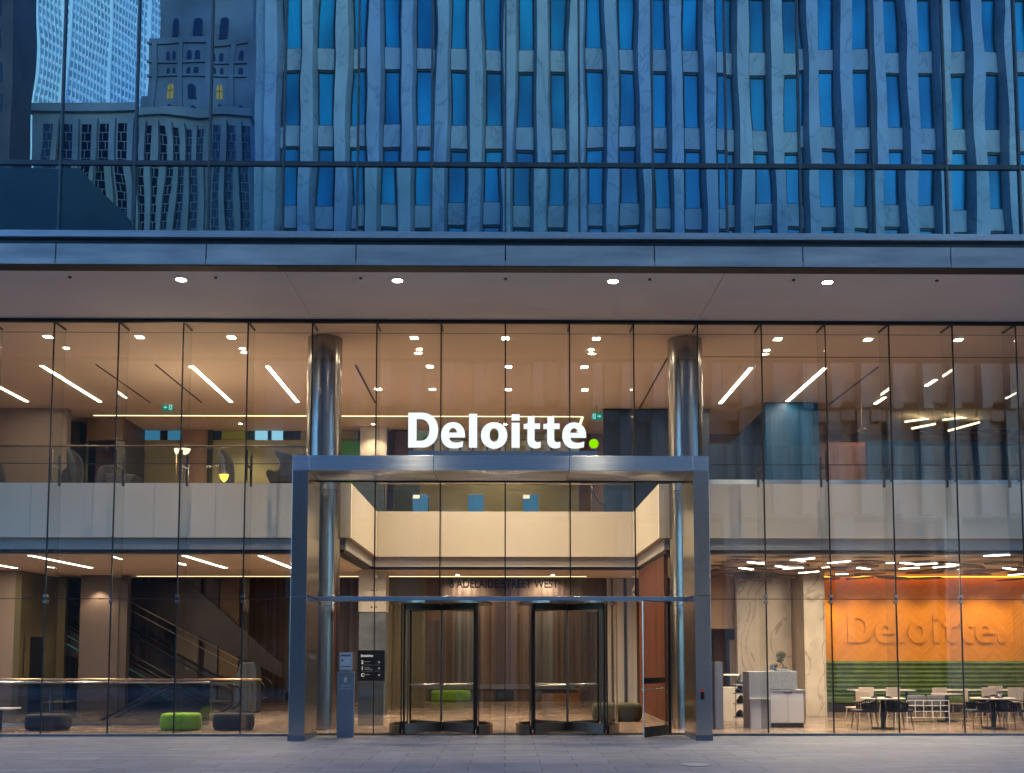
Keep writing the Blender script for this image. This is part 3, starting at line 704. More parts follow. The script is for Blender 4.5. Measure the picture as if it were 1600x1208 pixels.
# gallery: floor slab with pale front that steps back over the entrance
def ushape(s0, za, zb, yend):
    """plan outline of the gallery edge, moved back by s0"""
    a = AX + s0
    return [(-18.4, GY + s0), (-a, GY + s0), (-a, GB + s0), (a, GB + s0), (a, GY + s0), (18.4, GY + s0), (18.4, yend), (-18.4, yend)], za, zb
gal = thing("gallery", "cream fronted upper gallery wrapping the double height entrance", "gallery", (0, GY, ZF))
GT, GM_, GU = 5.97, 4.63, 4.35
def front(pts, za, zb, th, m, name):
    for (x0, y0), (x1, y1), mm in pts:
        dd = Vector((x1 - x0, y1 - y0)).normalized(); nrm = Vector((-dd.y, dd.x)) * th
        MB().prismz([(x0, y0), (x1, y1), (x1 + nrm.x, y1 + nrm.y), (x0 + nrm.x, y0 + nrm.y)], za, zb).build(name, mm, gal)
t_ = .12
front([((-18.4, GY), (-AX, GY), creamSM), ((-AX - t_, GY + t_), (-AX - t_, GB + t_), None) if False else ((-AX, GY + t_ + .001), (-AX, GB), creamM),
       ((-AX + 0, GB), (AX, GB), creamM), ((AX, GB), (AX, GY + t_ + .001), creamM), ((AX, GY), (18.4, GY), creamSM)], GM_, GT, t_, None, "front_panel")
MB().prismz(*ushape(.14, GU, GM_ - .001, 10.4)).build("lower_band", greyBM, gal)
MB().prismz(*ushape(.20, GU - .07, GU - .001, 10.4)).build("shadow_gap", gapM, gal)
MB().prismz(*ushape(t_ + .005, GM_, ZF, 12.9)).build("floor_slab", beigeM, gal)
for x in [-1.5 * k for k in range(4, 12)] + [1.5 * k for k in range(4, 12)]:
    MB().box(x + .40, x + .406, GY - .003, GY - .0006, GM_ + .01, GT - .01).build("panel_joint", greyBM, gal)
o = MB().prismz(*ushape(.45, ZL - .05 + .03, ZL + .02, 10.3)).build("lower_ceiling", ceilLM); struct(o)
o = MB().box(-18.4, 18.4, 10.41, 16.0, 4.62, 4.80).build("rear_ceiling", ceilLM); struct(o)
o = MB().box(-18.4, 18.4, 15.5, 15.7, .001, 4.61).build("lobby_back_wall", brownWM); struct(o)
# balustrades on the gallery
bl = thing("gallery_balustrade", "clear glass guard with thin handrail on the left gallery edge", "balustrade", (-11, GY + .1, GT))
MB().box(-18.3, -4.95, GY + .09, GY + .105, GT + .001, 6.95).build("glass_panel", balM, bl)
zr_ = Z(698.5, GY + .18)
MB().tube([(-18.3, GY + .18, zr_), (-4.95, GY + .18, zr_)], .022, 10).build("handrail", MATS.get("handrail") or mat("handrail", (.16, .12, .09), .35, .8), bl)
for x in [-17.9 + 1.15 * k for k in range(12)]:
    for dx in (0, .24):
        MB().tube([(x + dx, GY + .18, zr_), (x + dx, GY + .16, zr_ - .06), (x + dx, GY + .106, zr_ - .07)], .009, 6).build("bracket", steelM, bl)
br_ = thing("gallery_balustrade", "clear glass guard in a steel channel on the right gallery edge", "balustrade", (11, GY + .1, GT))
MB().box(4.95, 18.3, GY + .09, GY + .105, GT + .001, 6.95).build("glass_panel", balM, br_)
MB().box(4.95, 18.3, GY + .0, GY + .085, GT + .001, GT + .11).build("channel", steelHM, br_)
bc = thing("atrium_balustrade", "frameless glass guard above the recessed cream front", "balustrade", (0, GB, GT))
MB().box(-AX, AX, GB + .04, GB + .055, GT + .001, 6.95).build("glass_panel", balM, bc)
MB().tube([(-AX, GB + .12, 6.8), (AX, GB + .12, 6.8)], .02, 8).build("handrail", MATS["handrail"], bc)

# ------------------------------------------------------------------ ceiling slots and lights
for k, (x0, y0, x1, y1) in enumerate(((-18, 1.0, 18, 1.03), )):
    q = MB().box(x0, x1, y0, y1, ZC - .004, ZC - .0008).build("ceiling_slot", jointM, None, at=(0, y0, ZC)); tag(q, "thin dark slot running across the high ceiling just inside the glass", "slot")
q = MB().box(4.9, 18, 2.95, 3.01, ZC - .004, ZC - .0008).build("ceiling_slot", jointM, None, at=(8, 3, ZC))
tag(q, "long dark slot crossing the ceiling right of the right column", "slot")
q = MB().box(4.25, 4.30, 3.0, 8.9, ZC - .004, ZC - .0008).build("ceiling_slot", jointM, None, at=(4.3, 3, ZC)); tag(q, "dark slot running back along the ceiling to the navy partition", "slot")
for k, (x, lab) in enumerate(((-11.05, "left of the exit sign"), (-9.45, "above the exit sign"), (-4.05, "beside the left column"), (10.15, "right of the second lamp"), (5.3, "beside the right column"))):
    q = MB().box(x - .03, x + .03, 3.9, 8.3, ZC - .004, ZC - .0008).build("ceiling_slot", jointM, None, at=(x, 4, ZC)); tag(q, "thin dark air slot in the high ceiling " + lab, "slot", "air slots in the high ceiling")

def area_lamp(t, loc, sx, sy, rz, e, color=(1, .80, .56)):
    d = bpy.data.lights.new("lamp_glow", 'AREA'); d.shape = 'RECTANGLE'; d.size = sx; d.size_y = sy; d.energy = e; d.color = color
    o = bpy.data.objects.new("lamp_glow", d); COL.objects.link(o); o.parent = t; o.location = Vector(loc) - Vector(t.location); o.rotation_euler = (0, 0, rz); return o
def strip(x, y0, y1, z, label, lw=.05, group="linear lamps in the ceilings"):
    t = thing("linear_lamp", label, "ceiling lamp", (x, (y0 + y1) / 2, z), group=group)
    MB().box(x - lw - .012, x + lw + .012, y0 - .02, y1 + .02, z - .012, z - .001).build("trim", whiteM, t)
    MB().box(x - lw, x + lw, y0, y1, z - .018, z - .0125).build("diffuser", stripM, t)
    area_lamp(t, (x, (y0 + y1) / 2, z - .022), 2 * lw, y1 - y0, 0, (5 if z > 6 else 24) * (y1 - y0) / 4)
for x, lab in ((-14.8, "farthest left"), (-12.55, "over the left armchairs"), (-8.5, "just right of the left exit sign"), (-6.45, "nearest the left column"),
               (6.7, "nearest the right column"), (8.72, "over the tall teal curtain")):
    strip(x, 4.0, 8.15 if x < 8 else 7.85, ZC, "slim linear lamp in the high upper ceiling, %s" % lab)
strip(11.55, 7.3, 8.15, ZC, "short linear lamp at the end of the upper ceiling, right of the pink wall")
strip(12.25, 5.2, 5.9, ZC, "short linear lamp in the upper ceiling above the pendant tubes")
for x, y0, y1, lab in ((-14.1, 3.0, 6.3, "farthest left"), (-11.9, 2.25, 6.2, "over the olive wall"), (-8.05, 2.25, 6.2, "over the escalators"), (-6.15, 2.25, 6.2, "beside the left portal leg")):
    strip(x, y0, y1, ZL - .02, "slim linear lamp in the low ground floor ceiling, %s" % lab)
# long cove strips
def cove(pts, z, label, wd=.035):
    mb = MB()
    for (x0, y0), (x1, y1) in pts:
        if abs(x1 - x0) > abs(y1 - y0): mb.box(min(x0, x1), max(x0, x1), y0 - wd, y0 + wd, z - .012, z - .002)
        else: mb.box(x0 - wd, x0 + wd, min(y0, y1) + wd + .001, max(y0, y1), z - .012, z - .002)
    q = mb.build("light_line", stripWM, None, at=(pts[0][0][0], pts[0][0][1], z)); tag(q, label, "light line"); return q
cove([((-13.5, 10.1), (2.55, 10.1)), ((2.55, 10.1), (2.62, 16 - 3.2))], ZC, "long thin glowing line across the upper ceiling that turns back behind the sign")
cove([((-11.8, 9.7), (2.62, 9.7))], ZL - .018, "long thin glowing line across the low lobby ceiling")
cove([((2.95, 10.5), (3.02, 15.3))], 4.62, "glowing line running back into the lobby above the right revolving door")

def down(x, y, z, label, sq=True, e=60, group="downlights in the upper ceiling", spot=115, s=.085):
    t = thing("ceiling_downlight", label, "downlight", (x, y, z), group=group)
    if sq:
        MB().box(x - s - .03, x + s + .03, y - s - .03, y + s + .03, z - .008, z - .001).build("trim", whiteM, t)
        MB().box(x - s, x + s, y - s, y + s, z - .014, z - .0085).build("lens", downM, t)
    else:
        MB().cyl(x, y, z - .008, z - .001, s + .02, 20).build("trim", whiteM, t)
        MB().cyl(x, y, z - .014, z - .0085, s, 20).build("lens", downM, t)
    if e:
        L = lamp('SPOT', "lamp_beam", (x, y, z - .03), e, size=.08, spot=spot); L.parent = t; L.location = (0, 0, -.03)
cols9 = (-11.25, -9.0, -6.75, -2.25, 0, 2.25, 6.75, 9.0, 11.25)
nm9 = ("outermost left", "second from the left", "third from the left", "left of the sign's middle", "over the middle of the sign", "right of the sign's middle",
       "third from the right", "second from the right", "outermost right")
for x, nmx in zip(cols9, nm9):
    down(x, 1.38, ZC, "square downlight in the front row just inside the glass, %s" % nmx, True, 230 if abs(x) < 3 else 150)
for x, nmx in zip((-11.2, -6.72, -2.2, 2.2, 6.72), ("far left", "left of the left column", "left of centre", "right of centre", "right of the right column")):
    down(x, 2.35, ZC, "round downlight in the second row of the high ceiling, %s" % nmx, False, 45, s=.07)
for x, nmx in zip((-2.05, 0.08, 2.15), ("left", "middle", "right")):
    down(x, 4.0, ZC, "square downlight over the atrium in the third row, %s of three" % nmx, True, 270)
for x, nmx in zip((-3.75, -2.15, .08, 2.35), ("beside the left column", "left of centre", "centre", "right")):
    down(x, 6.5, ZC, "square downlight over the atrium in the back row, %s" % nmx, True, 230)
for x in (-9, -4.5, 0, 4.5, 9): 
    down(x, 11.3, ZC, "small round downlight deep in the upper ceiling, %s" % {-9: "over the olive wall", -4.5: "left of the sign", 0: "behind the sign", 4.5: "behind the navy partition", 9: "behind the teal curtain"}[x], False, 45, s=.05)
for x, y in ((-1.5, 9.0), (1.5, 9.0), (-1.5, 14.95), (1.5, 14.95)):
    down(x, y, ZL - .02 if y < 10 else 4.62, "small round downlight in the lobby ceiling behind the revolving doors, %s %s" % ("front" if y < 10 else "added rear", "left" if x < 0 else "right"), False, 65, group="downlights in the lobby ceiling", s=.05, spot=165)  # rear pair added close to the slatted wall to brighten its top

# ------------------------------------------------------------------ upper level left
def rect(name, m, px0, px1, py0, py1, Y, th=.06, parent=None, label=None, cat=None, pyr=None):
    a, b = P(px0, py0, Y), P(px1, py1, Y); z_lo, z_hi = min(a.z, b.z), max(a.z, b.z)
    mb = MB().box(min(a.x, b.x), max(a.x, b.x), Y, Y + th, z_lo, z_hi)
    q = mb.build(name, m, parent, at=None if parent else ((a.x + b.x) / 2, Y, z_lo))
    if label: tag(q, label, cat)
    return q
def full(name, m, x0, x1, Y0, Y1, z0, z1, label, cat):
    q = box(name, m, x0, x1, Y0, Y1, z0, z1); return tag(q, label, cat)
full("wall_block", beigeM, -18.49, X(97, 9.1), 9.1, 9.4, ZF, ZC - .001, "plain taupe wall at the far left of the upper gallery", "wall")
t = thing("service_core", "dark brown bulkhead and grey return beside the taupe gallery wall", "wall", (X(160, 10.5), 10.5, ZF))
a = P(136, 658, 10.4); b = P(192, 688, 10.4)
MB().box(a.x, b.x, 10.4, 12.8, b.z, ZC - .001).build("bulkhead", mat("brown bulkhead", (.16, .085, .03), .5), t)
MB().box(X(180, 10.4, 700), X(193, 10.4, 700), 10.5, 12.8, ZF, b.z - .001).build("return", mat("grey green return", (.12, .12, .08), .5), t)
MB().box(X(97, 11), X(117, 11), 11, 12.8, ZF, ZC - .002).build("recess", mat("olive recess shade", (.07, .065, .03), .5), t)  # solid block, its dark colour stands for the shade beside the taupe wall
rect("lime_panel", limeM, 117, 136, 680, 753, 11.6, .05, None, "lime yellow panel between the taupe wall and the brown bulkhead", "panel")
rect("warm_panel", warmWM, 150, 180, 690, 753, 12.0, .05, None, "warm lit panel under the brown bulkhead", "panel")
ow = thing("olive_wall", "long olive panelled wall with a coloured clerestory on the upper floor", "wall", (-7, 12.5, ZF))
for a, b in ((193, 284), (330, 560), (640, 905)):
    rect("panel", oliveWM, a, b, 687.5, 760 if a < 600 else 800, 12.45, .3, ow)
cl = [(193, 213, tealLM), (213, 226, darkM), (226, 250, tealLM), (250, 262, darkM), (262, 284, tealLM), (330, 346, navyM), (346, 383, limeM), (383, 398, navyM),
      (398.5, 418, cyanM), (418, 424, navyM), (424.5, 442, cyanM), (442, 470, navyM), (470, 560, oliveWM), (640, 652, oliveWM), (652, 668, greenPM), (668, 905, oliveWM)]
for a, b, m in cl: rect("clerestory_panel", m, a + .3, b - .3, 672 if m is not greenPM else 671, 687, 12.5, .2, ow)
rect("wood_pier", warmWM, 284.5, 322, 671, 760, 12.30, .15, None, "warm lit timber pier between the olive wall panels", "pier")
rect("dark_pier", mat("dark green pier", (.05, .055, .03), .5), 322.5, 330, 671, 760, 12.35, .1, None, "narrow dark pier right of the timber pier", "pier")
rect("green_panel", greenPM, 530, 562, 689, 760, 12.1, .05, None, "bright green panel just right of the left steel column", "panel")
q = rect("lit_cabinet", creamM, 563, 603, 667, 800, 11.8, .5, None, "tall pale cabinet with a lit top edge left of the sign", "cabinet")
q = rect("purple_panel", mat("purple grey panel", (.10, .075, .11), .5), 617, 640, 672, 760, 12.2, .1, None, "purple grey panel just left of the sign", "panel")
q = rect("glass_booth", mat("green grey booth", (.10, .15, .14), .3), 615, 655, 745, 802, 11.5, .3, None, "grey green booth seen above the recessed cream front", "booth")
q = rect("glass_booth", mat("blue grey booth", (.12, .19, .26), .3), 556, 600, 745, 802, 10.5, .3, None, "blue grey booth at the left end of the recessed opening", "booth")
for k, (a, b, lab) in enumerate(((645, 669, "left"), (731, 755, "middle"), (817, 841, "right"))):
    pa = P(a, 773, 8.0); pb_ = P(b, 800, 8.0)
    t = thing("blue_cabinet", "small blue cabinet behind the recessed cream front, %s of three" % lab, "cabinet", (pa.x, 8.0, ZF), group="blue cabinets on the gallery")
    MB().box(pa.x, pb_.x, 8.0, 8.4, ZF, pa.z).build("body", blueM, t, .006)
    MB().box(pa.x + .01, pa.x + .01 + (.2 if k != 1 else .0001), 7.99, 7.998, pa.z - .12, pa.z - .01).build("paper_notice", paperM, t)

# exit signs
def exit_sign(px, py, Y, arrow, label):
    c = P(px, py, Y); t = thing("exit_sign", label, "exit sign", (c.x, Y, c.z), group="green exit signs")
    MB().box(c.x - .17, c.x + .17, Y, Y + .05, c.z - .11, c.z + .11).build("panel", exitM, t, .005)
    s = arrow
    MB().prism([(c.x + s * .13, c.z), (c.x + s * .07, c.z + .055), (c.x + s * .07, c.z + .02), (c.x + s * .015, c.z + .02), (c.x + s * .015, c.z - .02), (c.x + s * .07, c.z - .02), (c.x + s * .07, c.z - .055)], Y - .006, Y - .001).build("arrow", exitWM, t)
    x0 = c.x - s * .09
    q = MB().box(x0 - .05, x0 + .05, Y - .006, Y - .001, c.z - .08, c.z + .08).build("doorway", exitWM, t)
    MB().box(x0 - .01, x0 + .02, Y - .010, Y - .007, c.z - .01, c.z + .04).box(x0 - .002, x0 + .018, Y - .010, Y - .007, c.z + .045, c.z + .065).prism([(x0 - .04, c.z - .06), (x0 - .025, c.z - .065), (x0 + .015, c.z - .011), (x0 - .008, c.z - .011)], Y - .010, Y - .007).prism([(x0 + .035, c.z - .07), (x0 + .02, c.z - .065), (x0 + .0, c.z - .011), (x0 + .02, c.z - .011)], Y - .0105, Y - .0075).build("running_figure", exitM, q)
    MB().box(c.x - .01, c.x + .01, Y + .02, Y + .03, c.z + .11, ZC).build("hanger", blackM, t)
exit_sign(262, 636.5, 8.6, -1, "green exit sign with a left arrow hung from the upper ceiling")
exit_sign(933, 650.5, 8.4, 1, "green exit sign with a right arrow beside the navy partition")

# navy partition and curtains on the right
full("navy_partition", navyM, X(943, 8.9, 640), X(1108, 8.9, 640), 8.9, 9.1, ZF, ZC - .03, "tall navy blue partition right of the sign", "partition")
full("teal_curtain", tealM, X(1196, 8.0, 640), X(1279, 8.0, 640), 8.0, 8.2, ZF, ZC - .02, "tall teal curtain reaching the ceiling on the right gallery", "curtain")
sal = mat("salmon panel", (.46, .23, .18), .6)
full("salmon_wall", sal, X(1279.5, 8.6, 700), X(1358, 8.6, 700), 8.6, 8.7, ZF, Z(690, 8.6), "salmon pink panel between the two teal curtains", "panel")
full("teal_screen", tealM, X(1356, 8.2, 700), 18.3, 8.2, 8.4, ZF, Z(688, 8.2), "low wide teal screen at the right end of the gallery", "screen")
a = P(1108, 690, 9.3); 
MB_ = MB().prism([(P(1108, 690, 9.3).x, Z(692, 9.3)), (P(1140, 690, 9.3).x, Z(692, 9.3)), (P(1197, 636, 9.3).x, Z(636, 9.3)), (P(1197, 636, 9.3).x, ZF), (P(1108, 690, 9.3).x, ZF)], 9.3, 9.5)
q = MB_.build("stair_screen", navyM, None, at=(a.x, 9.3, ZF)); tag(q, "dark blue screen with a slanted top beside the tall teal curtain", "screen")
full("dark_mass", mat("plum recess", (.05, .035, .04), .6), X(1440, 12), 18.3, 12.0, 12.2, Z(640, 12), ZC - .02, "dark recess over the pendant tubes at the far right", "recess")
lbl = ("lower left", "lowest at the left", "middle", "lowest and steepest", "upper left", "upper middle sloping right", "second from the top", "topmost at the right")
for (x0, y0, x1, y1), lb in zip(((1414.5, 659, 1453, 653.6), (1425, 669.5, 1461, 662.5), (1474, 656, 1526, 650), (1482, 673, 1530, 660), (1445, 629.5, 1480, 632), (1511, 626, 1544, 635),
                        (1515, 637.5, 1556, 641), (1570, 625, 1587, 632.5)), lbl):
    a, b = P(x0, y0, 9.6), P(x1, y1, 10.4); c = (a + b) / 2
    t = thing("pendant_tube", "thin glowing tube hung at an angle over the teal screen, %s" % lb, "pendant lamp", tuple(c), group="pendant tubes on the right gallery")
    MB().tube([tuple(a), tuple(b)], .032, 8).build("tube", tubeM, t)
    for q in (a, b): MB().tube([(q.x, q.y, q.z), (q.x, q.y, ZC)], .004, 4).build("cable", steelM, t)
c = P(1347, 674, 7)
t = thing("dome_pendant", "clear dome pendant lamp hanging in front of the salmon panel", "pendant lamp", (c.x, 7, c.z))
MB().lathe([(.17, -.14), (.168, -.04), (.13, .05), (.07, .10), (.02, .12)], c.x, 7).build("dome", balM, t, smooth=True)
for v in t.children[0].data.vertices: v.co.z += c.z
MB().tube([(c.x, 7, c.z + .11), (c.x, 7, ZC)], .006, 5).build("cord", goldM, t)
MB().lathe([(.165, c.z + .02), (.135, c.z + .07), (.13, c.z + .06), (.16, c.z + .015)], c.x, 7).build("gold_band", goldM, t, smooth=True)

# gallery furniture
def shell_chair(loc, rz, label, sc=1.0, high=1.15, wing=False):
    x, y, z = 0, 0, 0
    t = thing("lounge_chair", label, "armchair", (0, 0, 0), group="dark lounge chairs on the gallery")
    # wrap-round shell
    mb = MB(); n, m = 22, 12
    for i in range(n + 1):
        a = R(-118 + 236 * i / n)
        k = math.cos(a * .5) ** (.65 if not wing else .9)
        top = .56 + (high - .56) * max(0, k) * (1 if not wing else (.80 + .20 * math.cos(a * 3)))
        for j in range(m + 1):
            v = j / m; zz = .28 + (top - .28) * v
            rr = .17 + .08 * math.sin(v * math.pi * .75) + (.10 * v if wing else -.02 * v)
            mb.v.append((-math.cos(a) * rr - .10 * v, math.sin(a) * rr, zz))
    for i in range(n):
        for j in range(m):
            b = i * (m + 1) + j; mb.f.append((b, b + m + 1, b + m + 2, b + 1))
    s = mb.build("shell", chairM, t, smooth=True); so = s.modifiers.new("thick", 'SOLIDIFY'); so.thickness = .05
    MB().cyl(.02, 0, .26, .42, .22, 24, .24).build("seat", chairM, t, .03, True)
    MB().cyl(0, 0, .03, .28, .03, 12).build("stem", steelM, t)
    MB().cyl(0, 0, 0, .03, .2, 24, .16).build("base", steelM, t)
    t.location = loc; t.rotation_euler = (0, 0, rz); t.scale = (sc, sc, sc); return t
def gp(px, Y): return (X(px, Y, 740), Y, ZF)
shell_chair(gp(4, 3.4), R(20), "dark rounded chair at the far left edge of the gallery", 1.0, 1.05)
shell_chair(gp(122, 3.6), R(-10), "tall dark egg chair beside the lime panel", 1.0, 1.38)
shell_chair(gp(100, 4.6), R(190), "dark chair turned away at the left of the armchair group", 1.0, 1.1)
shell_chair(gp(162, 3.9), R(150), "low dark chair right of the tall egg chair", 1.0, .95)
shell_chair(gp(357, 3.4), R(-20), "tall slim dark chair behind the amber table lamp", .95, 1.42)
wc = thing("wing_chair", "dark wing chair seen in profile beside the left portal leg", "armchair", (P(448, 740, 2.9).x, 2.9, ZF))
MB().prism([(P(x, y, 2.9).x, P(x, y, 2.9).z) for x, y in ((433, 705), (445, 709), (458, 712), (476, 713), (476, 757), (425, 757), (419, 746), (418, 739), (422, 735), (432, 738), (438, 736), (441, 728), (438, 719), (432, 711))], 2.65, 3.25).build("shell", chairM, wc, .04)
MB().cyl(P(448, 740, 2.9).x, 2.95, ZF, 6.02, .04, 12).build("stem", steelM, wc)
t = thing("low_ottoman", "low dark footstool with a slanted side right of the armchairs", "footstool", gp(196, 3.0))
c = gp(196, 3.0)
MB().prism([(c[0] - .35, ZF + .28), (c[0] - .42, ZF + .56), (c[0] + .38, ZF + .52), (c[0] + .22, ZF + .28)], 2.7, 3.3).build("cushion", chairM, t, .03)
MB().cyl(c[0], 3.0, ZF, ZF + .28, .04, 12).build("stem", steelM, t)
def bowl_lamp(px, py, Y, label, m, wpx=24, hp=10):
    c = P(px, py, Y); s = wpx / 2 * (Y + 24.2) / F; h = hp * (Y + 24.2) / F
    t = thing("bowl_lamp", label, "lamp", (c.x, Y, ZF))
    MB().lathe([(.02, c.z - h / 2), (s * .7, c.z - h * .15), (s, c.z + h / 2), (s * .9, c.z + h / 2), (0.001, c.z)], c.x, Y).build("bowl", m, t, smooth=True)
    MB().cyl(c.x, Y, ZF, c.z - h / 2, .012, 8).build("pole", goldM, t); MB().cyl(c.x, Y, ZF, ZF + .02, .14, 20).build("foot", goldM, t)
    L = lamp('POINT', "bulb", (0, 0, 0), 8, size=.1); L.parent = t; L.location = (0, 0, c.z - ZF + .15)
bowl_lamp(289, 706, 4.0, "white glowing bowl floor lamp in front of the timber pier", lampM, 17, 9)
bowl_lamp(276, 705.5, 5.0, "second white bowl lamp half hidden behind a black joint", lampM, 8, 8)
bowl_lamp(350, 747.5, 2.6, "small amber glowing lamp in front of the slim dark chair", lampYM, 15, 12)
st = thing("rope_barrier", "chrome rope barrier post beside the navy partition", "rope barrier", (X(925, 7.6, 780), 7.6, ZF))
xx = X(925, 7.6, 780)
MB().cyl(xx, 7.6, ZF, ZF + 1.0, .022, 12).cyl(xx, 7.6, ZF, ZF + .03, .14, 20).cyl(xx, 7.6, ZF + 1.0, ZF + 1.05, .04, 12).build("post", steelM, st)
MB().tube([(xx + .02 + .45 * k / 10, 7.6, ZF + .93 - .46 * math.sin(math.pi * k / 13)) for k in range(11)], .022, 8).build("rope", chairM, st)

# ------------------------------------------------------------------ ground floor left
full("taupe_wall", beigeM, -18.49, -14.6, 7.4, 7.7, .001, ZL - .03, "plain taupe wall at the far left of the ground floor", "wall")
t = thing("lift_wall", "olive bronze side wall with a black lift door at the left", "wall", (-14.5, 7.7, 0))
MB().box(-14.6, -14.42, 7.4, 10.0, .001, ZL - .03).build("panel", oliveM, t)
MB().box(-14.419, -14.40, 8.1, 9.0, .001, 2.30).build("lift_door", blackM, t)
MB().box(-14.419, -14.40, 7.62, 7.72, .95, 2.35).build("control_plate", goldM, t)
MB().box(-14.42, X(104, 10.0), 10.0, 10.2, .001, ZL - .03).build("rear_panel", oliveM, t)
pier = thing("square_pier", "brown square pier with a lit top in front of the escalators", "pier", (-12.8, 9.3, 0))
xa, xb = X(127, 9.3), X(187, 9.3)
MB().box(xa, xb, 9.3, 10.1, .001, ZL - .02).build("cladding", mat("taupe brown cladding", (.13, .09, .075), .5, 0, .08), pier)
L = lamp('SPOT', "wash_lamp", (0, 0, 0), 25, size=.05, spot=110); L.parent = pier; L.location = ((xa + xb) / 2 + 12.8, -.30, 3.95); 
full("brown_return", mat("brown return", (.085, .055, .042), .5, 0, .1), xb + .01, X(200, 9.3), 9.32, 9.6, .001, ZL - .03, "narrow dark brown panel right of the lit pier", "panel")
for k, (a, b, m, Y, lab) in enumerate(((278, 312, beigeM, 12.4, "grey taupe panel left of the amber panel deep in the lobby"), (322, 342, mat("grey timber", (.17, .14, .13), .5), 12.5, "narrow grey timber panel deep in the lobby"),
                      (345, 374, mat("amber timber", (.20, .11, .03), .5), 12.4, "amber brown timber panel deep behind the escalators"))):
    full("timber_wall", m, X(a, Y), X(b, Y), Y, Y + .2, .001, 4.6, lab, "panel")

# escalator balustrades + truss
def arc(cx, cz, r, a0, a1, n=10): return [(cx + r * math.cos(R(a0 + (a1 - a0) * k / n)), cz + r * math.sin(R(a0 + (a1 - a0) * k / n))) for k in range(n + 1)]
def escalator(x0, Y, up, label, wd=1.1):
    """newel at x0, running to the left; up=+1 rises, -1 descends"""
    t = thing("escalator", label, "escalator", (x0, Y, 0), group="escalators on the left of the lobby")
    s = math.tan(R(29)) * up; run = 10.5 if up > 0 else 4.0
    flat = 1.6
    for k, yy in enumerate((Y, Y + wd)):
        path = arc(x0 - .38, .60, .36, -80, 90, 12) + [(x0 - flat, .96)]
        xs = x0 - flat
        path += [(xs - .4, .96 + .4 * s * .5)] + [(xs - .4 - run, .96 + .2 * s + run * s)]
        MB().tube([(x, yy, z) for x, z in path], .04, 8).build("handrail", rubberM, t, smooth=True)
        lo = [(xs - .4 - run, .96 + .2 * s + run * s - .85), (xs - .4, .14 + .1 * s), (x0 - flat, .12), (x0 - .35, .12)]
        if up < 0: lo = [(xs - .4 - run, .96 + .2 * s + run * s - .85), (xs - .4, .0 + .1 * s), (x0 - flat, .10), (x0 - .35, .12)]
        pl = path + lo
        q = MB().prism([(x, z) for x, z in pl], yy - .006, yy + .006).build("glass_side", balM, t)
        MB().tube([(xs - .4 - run, yy + (.06 if k == 0 else -.06), .96 + .2 * s + run * s - .86), (xs - .4, yy + (.06 if k == 0 else -.06), .12 + .15 * s), (x0 - .4, yy + (.06 if k == 0 else -.06), .13)], .025, 6).build("skirt_rail", goldM if k == 0 else steelM, t)
    if up > 0:
        e = xs - .4 - run
        MB().prism([(x0 - .5, .001), (x0 - .5, .11), (xs - .4, .11), (e, .11 + run * s), (e, run * s - 1.15), (xs - 1.2, .001)], Y - .03, Y - .012).build("side_cladding", escM, t)
        MB().prism([(x0 - .5, .001), (x0 - .5, .10), (xs - .4, .10), (e, .10 + run * s), (e, run * s - .9), (xs - 1.2, .001)], Y + .07, Y + wd - .07).build("steps", darkM, t)
        MB().tube([(e, Y - .045, run * s - .55), (xs - 1.0, Y - .045, .05)], .02, 6).build("tread_light", escTM, t)
        MB().tube([(e, Y - .045, run * s - .28), (xs - 1.0, Y - .045, .32)], .012, 6).build("edge_light", escTM, t)
        for (a_, b_), (c_, d_) in (((187, 932), (405, 1048)), ((187, 945), (405, 1060))):
            p0, p1 = P(a_, b_, Y - .08), P(c_, d_, Y - .08); p0 = p0 + (p0 - p1) * .45
            MB().tube([tuple(p0), tuple(p1)], .014, 6).build("deck_rail", MATS["handrail_pale"] if "handrail_pale" in MATS else mat("handrail_pale", (.55, .45, .38), .3, .8), t)
    else:
        MB().box(x0 - flat - .3, x0 - .2, Y + .07, Y + wd - .07, .001, .02).build("landing_plate", steelM, t)
    return t
escalator(X(414, 10.6, 1090), 10.6, 1, "rear escalator rising to the left up to the gallery", 1.2)
escalator(X(364, 4.6, 1090), 4.6, -1, "front escalator descending to the left behind the poufs", 1.0)
# upper diagonal cladding of a second flight behind
t = thing("stair_soffit", "dark brown sloping underside of the upper flight behind the escalators", "stair", (-10, 8.9, 0))
MB().prism([(P(104, 880, 9.0).x, 4.2), (P(250, 900, 9.0).x, 4.2), (P(408, 1045, 9.0).x, Z(1040, 9.0)), (P(408, 1062, 9.0).x, Z(1062, 9.0)), (P(104, 940, 9.0).x, Z(915, 9.0))], 12.1, 12.2).build("cladding", escM, t)
# balustrade round the escalator well
t = thing("well_balustrade", "long glass balustrade with bronze handrail round the escalator well", "balustrade", (-12, 2.8, 0))
MB().box(-18.4, X(328, 2.8, 1068), 2.8, 2.815, .03, 1.04).build("glass_panel", clear_glass("tinted well glass", (.60, .64, .66), 1.5, 1.6, wave=0), t)
MB().tube([(-18.4, 2.8, 1.07), (X(328, 2.8, 1068), 2.8, 1.07)], .028, 10).build("handrail", steelM, t)
MB().tube([(-14.3, 4.0, 1.11), (X(408, 4.0, 1063), 4.0, 1.11)], .028, 10).build("rear_handrail", goldM, t)
MB().box(-18.4, X(328, 2.8, 1068), 2.77, 2.85, .001, .05).build("base_channel", steelM, t)
for px in (78, 182, 283, 330): 
    x = X(px, 2.79, 1100); MB().box(x - .006, x + .006, 2.79, 2.799, .06, 1.0).build("glass_joint", steelM, t)
t = thing("info_podium", "grey rounded machine housing behind the escalator handrails", "podium", (X(392, 7.9), 7.9, 0))
a, b = X(366, 8.2, 1030), X(402, 8.2, 1030)
